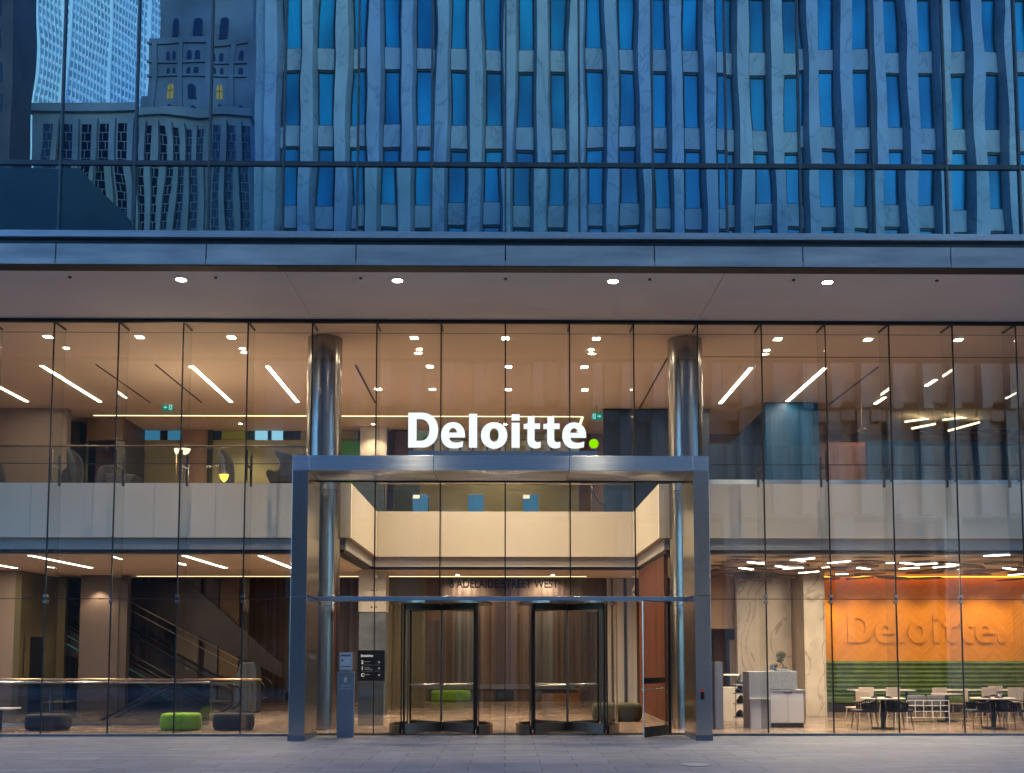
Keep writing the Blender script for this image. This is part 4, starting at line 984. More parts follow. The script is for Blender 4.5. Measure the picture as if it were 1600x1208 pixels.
MB().prism([(a, .01), (a + .02, .9), (a + .18, Z(1036, 8.2)), (b - .1, Z(1034, 8.2)), (b, 1.2), (b, .01)], 8.2, 8.8).build("housing", mat("blue grey housing", (.055, .06, .07), .4), t, .04)
t = thing("ribbon_gate", "small gold topped gate post at the foot of the escalators", "gate post", (X(385, 3.6), 3.6, 0))
MB().box(X(365, 3.6, 1075), X(395, 3.6, 1075), 3.58, 3.62, .98, 1.01).box(X(393, 3.6, 1075), X(395, 3.6, 1075), 3.58, 3.62, .0, .98).build("frame", goldM, t)

# poufs
def pouf(px0, px1, pyb, pyt, m, label, name="pouf", Y=None):
    cb = Pz((px0 + px1) / 2, pyb, 0.0); Yf = cb.y if Y is None else Y; D = Yf + 24.2
    wx = (px1 - px0) / F * D; h = (pyb - pyt) / F * D
    cx = X((px0 + px1) / 2, Yf, pyb); dp = min(max(wx * .75, .55), .8)
    t = MB(); n, mm = 44, 16
    rx, ry = wx / 2, dp / 2; Yc = Yf + ry
    for j in range(mm + 1):
        v = -math.pi / 2 + math.pi * j / mm; cz = math.sin(v); rr = math.cos(v)
        zz = h / 2 + h / 2 * math.copysign(abs(cz) ** .8, cz); k = abs(rr) ** .5
        bul = 1 - .0 * v
        for i in range(n):
            a = 2 * math.pi * i / n; c, s = math.cos(a), math.sin(a)
            ex = .62
            t.v.append((cx + rx * math.copysign(abs(c) ** ex, c) * (1 - .13 * (1 - k) * 2 if k > .5 else .87 * k / .5), Yc + ry * math.copysign(abs(s) ** ex, s) * (1 - .18 * (1 - k) * 2 if k > .5 else .82 * k / .5), zz + .002))
    for j in range(mm):
        for i in range(n): t.f.append((j * n + i, j * n + (i + 1) % n, (j + 1) * n + (i + 1) % n, (j + 1) * n + i))
    q = t.build(name, m, None, smooth=False, at=(cx, Yc, 0))
    for p_ in q.data.polygons: p_.use_smooth = True
    tag(q, label, "pouf", "upholstered poufs in the lobby"); return q
pouf(32, 97, 1140, 1115.5, poufB, "black drum pouf at the far left just inside the glass", Y=.78)
pouf(245, 306, 1140, 1114, poufG, "bright green pouf in front of the escalators just inside the glass", Y=.78)
pouf(328, 390, 1140, 1114, poufB, "black pouf right of the green one at the foot of the escalators", Y=.78)
pouf(441, 470, 1096, 1080, poufB, "dark pouf in the distance left of the portal leg")
pouf(672, 735, 1097, 1079, poufG, "long green pouf seen through the left revolving door")
pouf(600, 613, 1096, 1078, MATS.get("olive lime") or mat("olive lime", (.13, .20, .02), .9), "small lime pouf behind the directory pillar")
pouf(645, 661, 1096, 1079, poufY, "small grey pouf left of the long green pouf")
pouf(755, 775, 1096, 1079, poufY, "grey pouf between the revolving doors")
pouf(772, 804, 1096, 1080, poufO, "dark olive pouf between the revolving doors")
pouf(845, 868, 1096, 1080, poufB, "small black pouf seen through the right revolving door")
pouf(927, 1006, 1128, 1100, poufO, "large dark pouf right of the right revolving door")
t = thing("side_table", "white side table edge with black leg at the far left", "side table", (X(-5, 1.0), 1.0, 0))
MB().box(X(-30, 1.0, 1110), X(21, 1.0, 1110), .8, 1.4, .49, .52).build("tabletop", whiteM, t, .004); MB().box(X(0, 1, 1120), X(2.5, 1, 1120), 1.0, 1.04, 0, .49).build("leg", blackM, t)

# ------------------------------------------------------------------ ground floor centre
t = thing("directory_pillar", "square blue grey pillar carrying the black directory sign", "pillar", (-4, 7.3, 0))
xa, xb = X(560, 7.3, 1060), X(601.5, 7.3, 1060)
MB().box(xa, xb, 7.3, 8.1, .001, 3.02).build("shaft", mat("blue grey stone", (.15, .165, .185), .25, .2, .25, (1, 1, 3)), t)
MB().box(xa - .02, xb + .0, 7.28, 8.1, 3.03, 4.4).build("pale_head", creamM, t)  # lit upper part of the pillar put into its cream colour
YD = 2.6
a, b = P(559, 1016, YD), P(601, 1064, YD)
t = thing("directory_sign", "black freestanding directory board with white floor numbers", "sign", ((a.x + b.x) / 2, YD, 0))
MB().box(a.x, b.x, YD, YD + .05, b.z, a.z).build("board", blackM, t, .004)
MB().box(a.x + .02, b.x - .02, YD + .01, YD + .045, .02, b.z - .001).build("glass_stand", clear_glass("stand glass", (.55, .58, .60), 1.5, 2.0, wave=0), t)
MB().box(a.x + .02, b.x - .02, YD - .03, YD + .08, 0, .02).build("foot", steelM, t)
signW = emit("sign white", (1, .95, .85), 0.105)
wS = (b.x - a.x); kS = wS * .48 / (1483 - 84)
for i, g in enumerate(GLY[:-1]):
    glyph(g + (GLY_DOT_I if i == 4 else []), "wordmark_letter", a.x + wS * .12, a.z - (a.z - b.z) * .22, kS, YD - .004, .004, signW, t)
greyW = emit("sign grey", (.55, .53, .5), 0.0744)
for ch, fy, n2 in (("2", .44, 1), ("1", .64, 2), ("C", .86, 1)):
    z = a.z - (a.z - b.z) * fy
    text(ch, .12, (a.x + wS * .13, YD - .003, z), signW, t, .001, .003, name="floor_number")
    mb = MB()
    for r_ in range(n2): mb.box(a.x + wS * .26, a.x + wS * (.45 + .1 * r_), YD - .004, YD - .001, z + .045 - .035 * r_, z + .055 - .035 * r_)
    mb.box(a.x + wS * .76, a.x + wS * .82, YD - .004, YD - .001, z + .02, z + .06).build("text_line", greyW, t)
    if ch != "C": MB().box(a.x + wS * .13, a.x + wS * .84, YD - .004, YD - .001, z - .035, z - .031).build("divider", greyW, t)
# kiosk outside the glass
YK = -.45
a, b = P(527, 1050, YK), P(552, 1145, YK)
t = thing("address_pylon", "slim blue grey pylon marked 8 with a notice on top by the entrance", "pylon", ((a.x + b.x) / 2, YK, 0))
pyM = mat("powder blue grey metal", (.20, .27, .34), .45, .3, .06)
MB().box(a.x, b.x, YK, YK + .16, -.05, a.z).build("body", pyM, t, .006)
c0, c1 = P(530, 1019.5, YK), P(549.5, 1049, YK)
q = MB().box(c0.x, c1.x, YK + .05, YK + .08, c1.z + .012, c0.z).build("notice_frame", mat("pale blue frame", (.36, .48, .60), .4), t, .004)
MB().box(c0.x + .02, c1.x - .02, YK + .044, YK + .049, c1.z + .04, c0.z - .03).build("notice", mat("pale notice paper", (.50, .62, .74), .5, 0, .02), q)
mb = MB(); H = c0.z - c1.z; Wd = c1.x - c0.x
mb.box(c0.x + .03, c1.x - .03, YK + .040, YK + .043, c0.z - .09, c0.z - .05).box(c0.x + .05, c0.x + .09, YK + .040, YK + .043, c0.z - .20, c0.z - .15)
mb.box(c0.x + .03, c1.x - .03, YK + .040, YK + .043, c1.z + .10, c1.z + .12).build("notice_print", mat("notice blue", (.05, .13, .24), .5), q)
text("8", .16, ((a.x + b.x) / 2, YK - .003, Z(1066, YK)), paperM, t, .001, .002, 'CENTER', name="number")
text("ADELAIDE", .052, ((a.x + b.x) / 2, YK - .003, Z(1072.5, YK)), pyM if False else MATS["pale notice paper"], t, .001, 0, 'CENTER', name="lettering")
text("STREET WEST", .045, ((a.x + b.x) / 2, YK - .003, Z(1077, YK)), MATS["pale notice paper"], t, .001, 0, 'CENTER', name="lettering")

# red walnut wall under the right return, cream fluted piers
q = MB().box(3.96, 4.06, 2.05, 7.0, .12, ZL - .03).build("panelling", rustWM, None, at=(4, 2, 0)); tag(q, "red walnut panelled wall beside the open side door", "wall")
q = MB().box(3.94, 4.08, 2.03, 7.02, .001, .119).build("skirting", beigeM, None); 
q.parent = None; tag(q, "low beige skirting under the red walnut wall", "skirting")
L = lamp('SPOT', "wall_washer", (3.6, 2.5, 4.15), 9, (1, .5, .18), .05, 80)
for k, (a, b) in enumerate(((950, 955), (959, 975), (981, 995))):
    full("fluted_pier", creamM, X(a, 11.0, 1000), X(b, 11.0, 1000), 11.0, 11.3, .001, 4.6, "pale vertical pier beside the walnut wall, %s of three" % ("left", "middle", "right")[k], "pier")
full("amber_skirting", mat("amber skirting", (.34, .15, .035), .5), X(846, 15.3, 1090), X(906, 15.3, 1090), 15.3, 15.49, .001, .30, "low amber timber bench at the foot of the slatted wall", "bench")
full("window_wall", mat("pale back window", (.20, .20, .24), .3), X(602, 15.2, 1080), X(900, 15.2, 1080), 15.35, 15.49, .45, .62, "low pale ledge along the slatted wall behind the poufs", "ledge")
full("olive_panel", oliveM, X(602, 10.9, 920), X(665, 10.9, 920), 11.0, 11.2, .001, 4.6, "olive bronze panel behind the directory pillar", "panel")
full("walnut_panel", mat("walnut panel", (.14, .065, .035), .5), X(665, 10.9, 920), X(690, 10.9, 920), 11.05, 11.2, 2.9, 4.6, "small walnut panel above the left revolving door", "panel")
# branch like sculpture on the white wall near the address lettering
# ------------------------------------------------------------------ ground floor right
t = thing("oak_header_wall", "oak panelled wall with a dark opening behind the right portal leg", "wall", (6.8, 8, 0))
xa, xb = X(1112, 8, 960), X(1152, 8, 960)
MB().box(xa - .6, xb, 8.0, 8.2, 2.55, ZL - .03).build("header", warmWM, t); MB().box(xb - .05, xb, 8.0, 8.2, .001, 2.549).build("jamb", warmWM, t)
full("navy_panel", mat("navy panel", (.012, .03, .075), .5), X(1134, 10, 1000), X(1152, 10, 1000), 10, 10.1, .001, 3.2, "navy panel seen through the opening in the oak wall", "panel")
full("brown_curtain", mat("brown curtain", (.10, .05, .04), .7), X(1116, 9.6, 1000), X(1133, 9.6, 1000), 9.6, 9.7, .001, 3.2, "dark brown curtain seen through the opening in the oak wall", "curtain")
MB_ = MB().cyl(X(1143, 6, 1050), 6, 1.18, 1.205, .22, 24); q = MB_.build("disc_lamp", lampM, None, at=(X(1143, 6, 1050), 6, 1.18)); tag(q, "flat glowing disc lamp over the counter behind the right portal leg", "lamp")
full("cream_board", creamM, X(1141, 8.6, 1040), X(1153, 8.6, 1040), 8.6, 8.65, .8, 2.2, "cream board under the navy panel", "board")
q = box("marble_wall", marbleDM, X(1152, 7.45, 1000), 8.60, 7.45, 7.7, .001, ZL - .03); tag(q, "beige veined marble wall behind the coffee cabinet", "wall")
q = box("marble_pier", marbleM, X(1257, 6.3, 1000), X(1290, 6.3, 1000), 6.3, 7.6, .001, ZL - .03); tag(q, "bright cream marble pier left of the orange wall", "pier")
ow = thing("herringbone_wall", "orange herringbone oak wall with a raised wordmark", "wall", (10, 9, 0))
MB().box(9.35, 18.45, 9.0, 9.2, 1.0, ZL - .06).build("boards", orangeM, ow)
pA = P(1325, 1004, 8.97); kk = (P(1571, 1004, 8.97).x - pA.x) / (1483 - 84)
for i, g in enumerate(GLY):
    glyph(g + (GLY_DOT_I if i == 4 else []), "raised_letter", pA.x, pA.z, kk, 8.98, .036, orangeM, ow, m2=MATS.get("shaded oak edge") or mat("shaded oak edge", (.22, .07, .006), .5))  # letter sides darker than the faces, edge shading put into their colour
q = box("amber_light_line", amberM, 9.4, 18.4, 8.80, 8.84, ZL - .10, ZL - .06); tag(q, "glowing amber line along the top of the orange wall", "light line")
for k, x in enumerate((9.8, 11.1, 12.4, 13.7, 15.0, 16.3, 17.6)):
    L = lamp('SPOT', "wall_washer", (x, 8.15, 4.1), (58, 26, 26, 26, 44, 26, 26)[k], (1, .72, .40), .12, 120)  # dimmer washers added to even out the light between the two scallop lamps
bq = thing("banquette", "long green banquette with horizontal tufted ribs under the orange wall", "banquette", (12, 8.6, 0))
for k in range(8):
    z = .46 + k * .137
    pts = [(8.99, z + .001), (8.80, z + .001), (8.765, z + .033), (8.75, z + .068), (8.765, z + .104), (8.80, z + .136), (8.99, z + .136)]
    b = MB(); b.v = [(x, y, zz) for x in (9.35, 18.4) for y, zz in pts]; n_ = len(pts)
    b.f = [tuple(range(n_)), tuple(reversed(range(n_, 2 * n_)))] + [(i, (i + 1) % n_, n_ + (i + 1) % n_, n_ + i) for i in range(n_)]
    b.build("back_rib", tuftM, bq, smooth=True)
MB().box(9.35, 18.4, 8.15, 8.75, .28, .459).build("seat", tuftM, bq, .03); MB().box(9.36, 18.4, 8.22, 8.99, .001, .279).build("base", darkM, bq)

cab = thing("coffee_cabinet", "white two door cabinet with grey stone top inside the right glass", "cabinet", (6.9, 1.7, 0))
xa, xb = X(1202, 1.7, 1110), X(1258, 1.7, 1110); xm = X(1231, 1.7, 1110)
MB().box(xa, xb, 1.70, 2.3, .10, .87).build("body", beigeM, cab)
for a, b in ((xa + .005, xm - .004), (xm + .004, xb - .04)):
    dd = MB().box(a, b, 1.68, 1.699, .12, .86).build("door", whiteM, cab, .003)
    hx_ = b - .04 if a < xm - .1 else a + .04
    MB().box(min(xm - .10, xm + .01) if a < xm - .1 else xm + .01, xm - .01 if a < xm - .1 else xm + .10, 1.665, 1.679, .835, .85).build("handle", steelM, dd)
MB().box(xa - .0, xb, 1.66, 2.32, .871, .915).build("counter_top", speckM, cab, .004); MB().box(xa + .03, xb - .03, 1.74, 2.2, .001, .099).build("toe_kick", darkM, cab)
q = box("stone_box", speckM, xa + .02, X(1245.5, 1.75, 1060), 1.75, 2.2, .93, 1.37, None, .006); tag(q, "speckled grey stone block standing on the coffee cabinet", "block")
ct = thing("tall_counter", "tall speckled grey counter end left of the coffee cabinet", "counter", (6.2, 1.5, 0))
MB().box(X(1171, 1.5, 1100), xa - .01, 1.5, 2.2, .001, 1.36).build("body", speckM, ct, .005); MB().box(X(1172, 1.5, 1100), X(1188, 1.5, 1100), 1.44, 1.495, .001, .70).build("bin_front", whiteM, ct)
MB().box(X(1171, 1.5, 1100) - .02, xa - .04, 1.35, 1.495, .70, .73).build("shelf", whiteM, ct)
q = box("grey_pillar", speckM, X(1118, 1.2, 1100), X(1130, 1.2, 1100), 1.2, 1.6, .001, 1.60); tag(q, "narrow pale grey upright beside the right portal leg", "upright")
q = box("low_counter", creamM, X(1130, 4, 1100), X(1166, 4, 1100), 4.0, 4.5, .001, .90, None, .005); tag(q, "low cream counter behind the right portal leg", "counter")
sh = thing("display_rack", "small wooden rack holding dark bags beside the tall counter", "rack", (X(1160, 2.6), 2.6, 0))
a, b = X(1149, 2.6, 1100), X(1169, 2.6, 1100)
for z in (.18, .52, .78, 1.0): MB().box(a, b, 2.5, 2.9, z, z + .02).build("shelf", whiteM, sh)
for x in (a, b - .02): MB().box(x, x + .02, 2.6, 2.62, .001, 1.0).build("upright", goldM, sh)
rnd = random.Random(3)
for k, z in enumerate((.2, .54, .80, 1.02)):
    x = (a + b) / 2 + rnd.uniform(-.04, .04)
    q = MB(); q.lathe([(.001, z), (.10, z + .005), (.12, z + .07), (.08, z + .13), (.03, z + .17 + .03 * k), (.001, z + .18 + .03 * k)], x, 2.7, 12).build("bag", darkM, None, smooth=True, at=(x, 2.7, z))
    tag(COL.objects[-1], "dark bag on the wooden rack, on the %s shelf" % ("lowest", "second", "third", "top")[k], "bag", "dark bags on the rack")
# bonsai
bx_ = X(1221, 1.95, 1040)
t = thing("bonsai_plant", "small dark bonsai with twisting trunk in a low grey tray", "plant", (bx_, 1.95, 1.372))
MB().box(bx_ - .14, bx_ + .14, 1.85, 2.05, 1.372, 1.42).build("tray", speckM, t, .008)
MB().tube([(bx_ + .02, 1.95, 1.41), (bx_ + .05, 1.95, 1.50), (bx_ - .01, 1.94, 1.60), (bx_ + .0, 1.95, 1.72)], [.025, .02, .016, .008], 8).build("trunk", woodM, t)
mb = MB(); rr = random.Random(5)
for cx_, cz_, rad, nn_ in ((0, 1.76, .12, 420), (-.03, 1.64, .09, 160), (-.15, 1.50, .07, 120), (.10, 1.44, .05, 60)):
    for k in range(nn_):
        u = Vector((rr.gauss(0, 1), rr.gauss(0, 1), rr.gauss(0, 1))).normalized() * rad * rr.uniform(.3, 1.1)
        c = Vector((bx_ + cx_, 1.95, cz_)) + Vector((u.x * 1.1, u.y, u.z * .8)); a1 = Vector((rr.uniform(-1, 1), rr.uniform(-1, 1), rr.uniform(-1, 1))).normalized() * .018
        a2 = a1.cross(Vector((rr.uniform(-1, 1), rr.uniform(-1, 1), rr.uniform(-1, 1)))).normalized() * .010
        mb.quad(c - a1, c + a2, c + a1, c - a2)
mb.build("foliage", leafM, t)
t = thing("glass_teapot_stand", "small dark coffee pot beside the bonsai", "pot", (bx_ - .22, 1.95, 1.372))
MB().lathe([(.001, 1.375), (.06, 1.38), (.07, 1.44), (.05, 1.50), (.052, 1.52)], bx_ - .23, 1.95, 16).build("body", steelM, t, smooth=True)
MB().tube([(bx_ - .17, 1.95, 1.49), (bx_ - .13, 1.95, 1.48), (bx_ - .135, 1.95, 1.42), (bx_ - .17, 1.95, 1.41)], .008, 6).build("handle", blackM, t)

# dining furniture
def rope_chair():
    t = thing("rope_armchair", "", "chair", (0, 0, 0), group="black rope armchairs inside the right glass")
    MB().box(-.26, .26, -.26, .24, .41, .47).build("seat", chairM, t, .02)
    for sx in (-1, 1):
        for sy in (-1, 1):
            MB().tube([(sx * .20, sy * .20, .41), (sx * .25, sy * .25, 0)], [.018, .011], 8).build("leg", woodM, t)
    top, lo = [], []
    for k in range(25):
        a = R(-205 + 230 * k / 24); h = .63 + .15 * max(0, math.cos(R(-90) - a)) ** 1.3
        top.append((.31 * math.cos(a), -.29 * math.sin(a) * -1 * -1, h)); 
        lo.append((.25 * math.cos(a), -.24 * math.sin(a), .44))
    MB().tube(top, .016, 8).build("frame", blackM, t)
    rp = MB()
    for k in range(25): rp.tube([lo[k], tuple((Vector(lo[k]) + Vector(top[k])) / 2 * 1 + Vector((0, 0, 0))), top[k]], .019, 5)
    rp.build("rope_back", blackM, t); return t
rc = rope_chair()
spots = [(1351, 1.15, R(-92), "black rope armchair left of the nearest round table"), (1404, 1.25, R(95), "black rope armchair right of the nearest round table"),
         (1527, 1.15, R(-85), "black rope armchair left of the second round table"), (1577, 1.25, R(88), "black rope armchair right of the second round table"),
         (1552, 2.2, R(175), "black rope armchair behind the second round table")]
for i, (px, Y, rz, lab) in enumerate(spots):
    c = rc if i == 0 else copy_tree(rc)
    c.location = (X(px, Y, 1120), Y, 0); c.rotation_euler = (0, 0, rz); c['label'] = lab
def side_chair():
    t = thing("side_chair", "", "chair", (0, 0, 0), group="taupe dining chairs near the banquette")
    MB().box(-.21, .21, -.20, .20, .43, .465).build("seat", tanM, t, .015)
    MB().prism([(-.20, .50), (-.215, .86), (.215, .86), (.20, .50)], .19, .215).build("backrest", tanM, t, .01)
    for sx in (-1, 1):
        for sy in (-1, 1): MB().tube([(sx * .17, sy * .17, .43), (sx * .21, sy * .21, 0)], [.017, .012], 8).build("leg", tanM, t)
    return t
sc_ = side_chair()
cs = [(1350, 5.4, 0, "taupe dining chair behind the first rope armchair"), (1390, 5.4, 10, "taupe dining chair right behind the nearest round table"), (1463, 5.0, 5, "taupe dining chair behind the wire sofa"),
      (1497, 4.2, 80, "taupe dining chair seen from the side right of the wire sofa"), (1541, 5.2, 0, "taupe dining chair left of the second table's post"), (1583, 5.2, -5, "taupe dining chair at the far right behind the tables"),
      (1561, 6.2, 180, "taupe dining chair on the banquette side of the long table"), (1339, 2.4, 120, "pale dining chair peeking out left of the first rope armchair")]
for i, (px, Y, rz, lab) in enumerate(cs):
    c = sc_ if i == 0 else copy_tree(sc_)
    c.location = (X(px, Y, 1100), Y, 0); c.rotation_euler = (0, 0, R(rz + 180)); c['label'] = lab
def table(px, Y, label, r=.52, h=.735):
    x = X(px, Y, 1110); t = thing("round_table", label, "table", (x, Y, 0), group="round tables inside the right glass")
    MB().cyl(x, Y, h - .025, h, r, 40).build("tabletop", tanM, t, .004); MB().cyl(x, Y, .03, h - .026, .055, 20).build("post", blackM, t, smooth=True); MB().cyl(x, Y, .001, .03, .26, 28).build("foot", blackM, t)
    return x
x1 = table(1379.5, 1.35, "nearest round table with black post inside the right glass"); x2 = table(1552, 1.35, "second round table with black post at the right edge")
table(1480, 3.9, "round table with slim post behind the wire sofa", .4)
for k, (a, b) in enumerate(((1330, 1425), (1470, 1520), (1530, 1600))):
    lab = ("left", "middle", "right")[k]
    t = thing("long_table", "white topped dining table in front of the banquette, %s of three" % lab, "table", (X((a + b) / 2, 6.6, 1085), 6.6, 0), group="white dining tables at the banquette")
    MB().box(X(a, 6.6, 1085), X(b, 6.6, 1085), 6.3, 7.0, .715, .745).build("tabletop", whiteM, t, .004)
    for q in (a + 8, b - 8): MB().box(X(q, 6.6, 1085) - .03, X(q, 6.6, 1085) + .03, 6.6, 6.66, .001, .714).build("leg", blackM, t)
for k, (x, Y) in enumerate(((x1 + .08, 1.2), (x2 + .1, 1.2))):
    q = MB().lathe([(.001, .736), (.03, .737), (.04, .80), (.042, .83), (.038, .83), (.03, .75), (.001, .745)], x, Y, 16).build("cup", whiteM, None, smooth=True, at=(x, Y, .735))
    tag(q, ("small white cup on the nearest round table", "small white cup on the second round table")[k], "cup", "cups on the round tables")
sf = thing("wire_sofa", "grey cushioned sofa on a thin white wire frame between the tables", "sofa", (X(1449, 3.3), 3.3, 0))
a, b = X(1420, 3.3, 1110), X(1480, 3.3, 1110)
for k in range(2):
    MB().box(a + .02 + k * (b - a) / 2, a - .02 + (k + 1) * (b - a) / 2, 3.45, 4.1, .28, .42).build("seat_cushion", MATS.get("grey sofa fabric") or mat("grey sofa fabric", (.10, .10, .11), .9), sf, .04)
    MB().box(a + .02 + k * (b - a) / 2, a - .02 + (k + 1) * (b - a) / 2, 3.34, 3.5, .40, .72).build("back_cushion", MATS["grey sofa fabric"], sf, .05)
fr = MB()
for z in (.14, .3, .45, .58): fr.tube([(a - .05, 3.3, z), (b + .05, 3.3, z)], .008, 6)
for k in range(6): fr.tube([(a - .05 + (b - a + .1) * k / 5, 3.3, .14), (a - .05 + (b - a + .1) * k / 5, 3.3, .58)], .008, 6)
fr.build("wire_frame", whiteM, sf)
for x in (a - .05, b + .05):
    for y in (3.3, 4.1): MB().tube([(x, y, .3), (x, y, 0)], .010, 6).build("leg", whiteM, sf)
# ceiling rafts: faceted timber plates and short linear lamps
rr = random.Random(12)
raftM = mat("brown felt raft", (.20, .115, .085), .7, 0, .1)
k = 0
for ix in range(11):
    for iy in range(4):
        x = 6.1 + ix * 1.12 + rr.uniform(-.25, .25); y = 2.5 + iy * 1.5 + rr.uniform(-.3, .3)
        if rr.random() < .12: continue
        r0 = rr.uniform(.42, .62); a0 = rr.choice((0, 30, 15)); z = 4.02 + rr.uniform(-.08, .12)
        n_ = rr.choice((4, 6, 6)); pts = [(x + r0 * math.cos(R(a0 + 360 * q / n_)), y + r0 * math.sin(R(a0 + 360 * q / n_)) * .9) for q in range(n_)]
        b = MB().prismz(pts, z, z + .033); tl = rr.uniform(-.10, .10)
        for i_, v in enumerate(b.v): b.v[i_] = (v[0], v[1], v[2] + (v[0] - x) * tl)
        q = b.build("ceiling_raft", raftM, None, at=(x, y, z)); k += 1
        tag(q, "brown faceted plate under the right ground floor ceiling, %s, %s from the left" % (("front row", "second row", "third row", "back row")[iy], ("first", "second", "third", "fourth", "fifth", "sixth", "seventh", "eighth", "ninth", "tenth", "eleventh")[ix]), "ceiling panel", "brown faceted plates under the right ceiling")
lampsR = [(1170, 878.5, 1192, 881), (1157, 887.5, 1175, 890), (1237, 875.5, 1271, 872.5), (1214, 884.5, 1234, 888), (1225, 889, 1254, 887), (1250, 895.5, 1278, 893), (1295, 880, 1327, 877), (1341, 887, 1357, 889.5),
          (1306, 897.5, 1325, 897), (1385, 880, 1399, 879.5), (1409, 879.5, 1426, 881.5), (1430, 882.5, 1464, 880.5), (1406, 889, 1435, 887), (1459, 887, 1491, 884.5), (1538, 869, 1577, 867), (1570, 887.5, 1585, 890), (1577, 899, 1600, 897)]
LB = ("upper one by the oak wall", "lower one by the oak wall", "highest above the marble wall", "crossing pair, left bar", "crossing pair, right bar", "just above the bright marble pier",
  "left of the fourth glass joint", "upper one over the orange wall's left end", "lowest at the orange wall's left end", "half behind a joint over the raised D", "left of the longest bars", "long bar over the raised lettering", "lower bar left of the third joint",
  "lower bar over the middle lettering", "highest at the right", "far right, middle height", "far right, lowest")
for (x0, y0, x1_, y1), lb in zip(lampsR, LB):
    a, b = Pz(x0, y0, 3.96), Pz(x1_, y1, 3.96); c = (a + b) / 2; d = (b - a).normalized(); nn = Vector((-d.y, d.x, 0)) * .05
    t = thing("short_linear_lamp", "short bright lamp bar among the ceiling plates, %s" % lb, "ceiling lamp", tuple(c), group="short lamp bars among the ceiling plates")
    MB().prismz([(a.x - nn.x, a.y - nn.y), (b.x - nn.x, b.y - nn.y), (b.x + nn.x, b.y + nn.y), (a.x + nn.x, a.y + nn.y)], 3.955, 3.965).build("diffuser", stripM, t)
    area_lamp(t, (c.x, c.y, 3.95), (b - a).length, .1, math.atan2(d.y, d.x), 9)
    MB().prismz([(a.x - nn.x, a.y - nn.y), (b.x - nn.x, b.y - nn.y), (b.x + nn.x, b.y + nn.y), (a.x + nn.x, a.y + nn.y)], 3.966, 4.0).build("housing", whiteM, t)

# ------------------------------------------------------------------ across the street (seen mirrored in the glass)
YO = -28.0
mb_ = thing("marble_tower", "pale marble office tower with slanted pilasters mirrored in the upper glass", "building", (10, YO, 0))
XL, XR = -11.2, 33.0
MB().box(XL, XR, YO - 18, YO - .30, 14, 70).build("wall", fadM, mb_)
MB().box(XL + 1, XR, YO - 18, YO - 3.2, -.08, 14).build("podium_wall", podM, mb_)
for k in range(9): MB().box(XL + .3 + k * 5.5, XL + 1.3 + k * 5.5, YO - 1.6, YO - .6, -.08, 13.99).build("podium_column", fadM, mb_)
MB().box(XL, XR, YO - 17, YO - .5, 8.6, 13.99).build("podium_lintel", podM, mb_)
pitch = 1.5; XS = -10.36; npil = int((XR - XS) / pitch)
for k in range(npil):
    x = XS + k * pitch
    # pilaster: blunt wedge with one broad and one narrow cheek
    MB().prismz([(x - .40, YO - .301), (x - .25, YO + .42), (x + .25, YO + .42), (x + .40, YO - .301)], 14.0, 69.9).build("pilaster", fadM, mb_)
    MB().box(x - .30, x + .30, YO - .499, YO - .05, 8.7, 13.98).build("lower_pilaster", fadM, mb_)
    MB().box(x + .40, x + pitch - .40, YO - .299, YO - .22, 14, 69.8).build("window_strip", facWM, mb_)
for f_ in range(15):
    zb_ = 14.4 + 3.6 * f_
    sp, fr = MB(), MB()
    for k in range(npil - 1):
        x = XS + k * pitch
        sp.box(x + .39, x + pitch - .39, YO - .219, YO - .10, zb_ - .98, zb_)
        fr.box(x + .402, x + .445, YO - .219, YO - .16, zb_ + .001, zb_ + 2.619).box(x + pitch - .445, x + pitch - .402, YO - .219, YO - .16, zb_ + .001, zb_ + 2.619).box(x + .446, x + pitch - .446, YO - .219, YO - .15, zb_ + 2.52, zb_ + 2.619).box(x + .446, x + pitch - .446, YO - .219, YO - .15, zb_ + .001, zb_ + .05)
    if f_ == 0:  # added panels cover the lowest windows to keep their reflection dark
        for k in range(npil - 1):
            x = XS + k * pitch; sp.box(x + .39, x + pitch - .39, YO - .219, YO - .10, 14.0, 17.02)
    sp.build("spandrel_row", fadM if f_ else podM, mb_); fr.build("window_frame_row", frameM, mb_)
t = thing("brick_building", "red brick building with pale barred windows mirrored left of the portal", "building", (-14, -36, 0))
MB().box(-19, -11.35, -44, -36, -.08, 12.5).build("wall", mat("red brick", (.26, .10, .08), .8, 0, .3, (4, 4, 4)), t)
paleW = mat("pale window", (.42, .47, .58), .3)
for j in range(4):
    for k in range(3):
        x = -15.9 + k * 1.75; z = .6 + j * 3.0
        w_ = MB().box(x, x + 1.25, -36.0, -35.95, z, z + 1.9).build("window", paleW, t)
        MB().box(x + .58, x + .66, -35.949, -35.92, z, z + 1.9).box(x, x + .579, -35.949, -35.92, z + .9, z + .97).box(x + .661, x + 1.25, -35.949, -35.92, z + .9, z + .97).build("glazing_bar", frameM, w_)
    MB().box(-16.3, -11.4, -35.95, -35.6, .45 + j * 3.0, .53 + j * 3.0).build("ledge", fadM, t)
# helper to place by distance behind the mirror plane
def vm(px, py, D):
    p = P(px, py, D - 24.2); return p.x, 2 * YU - p.y, p.z
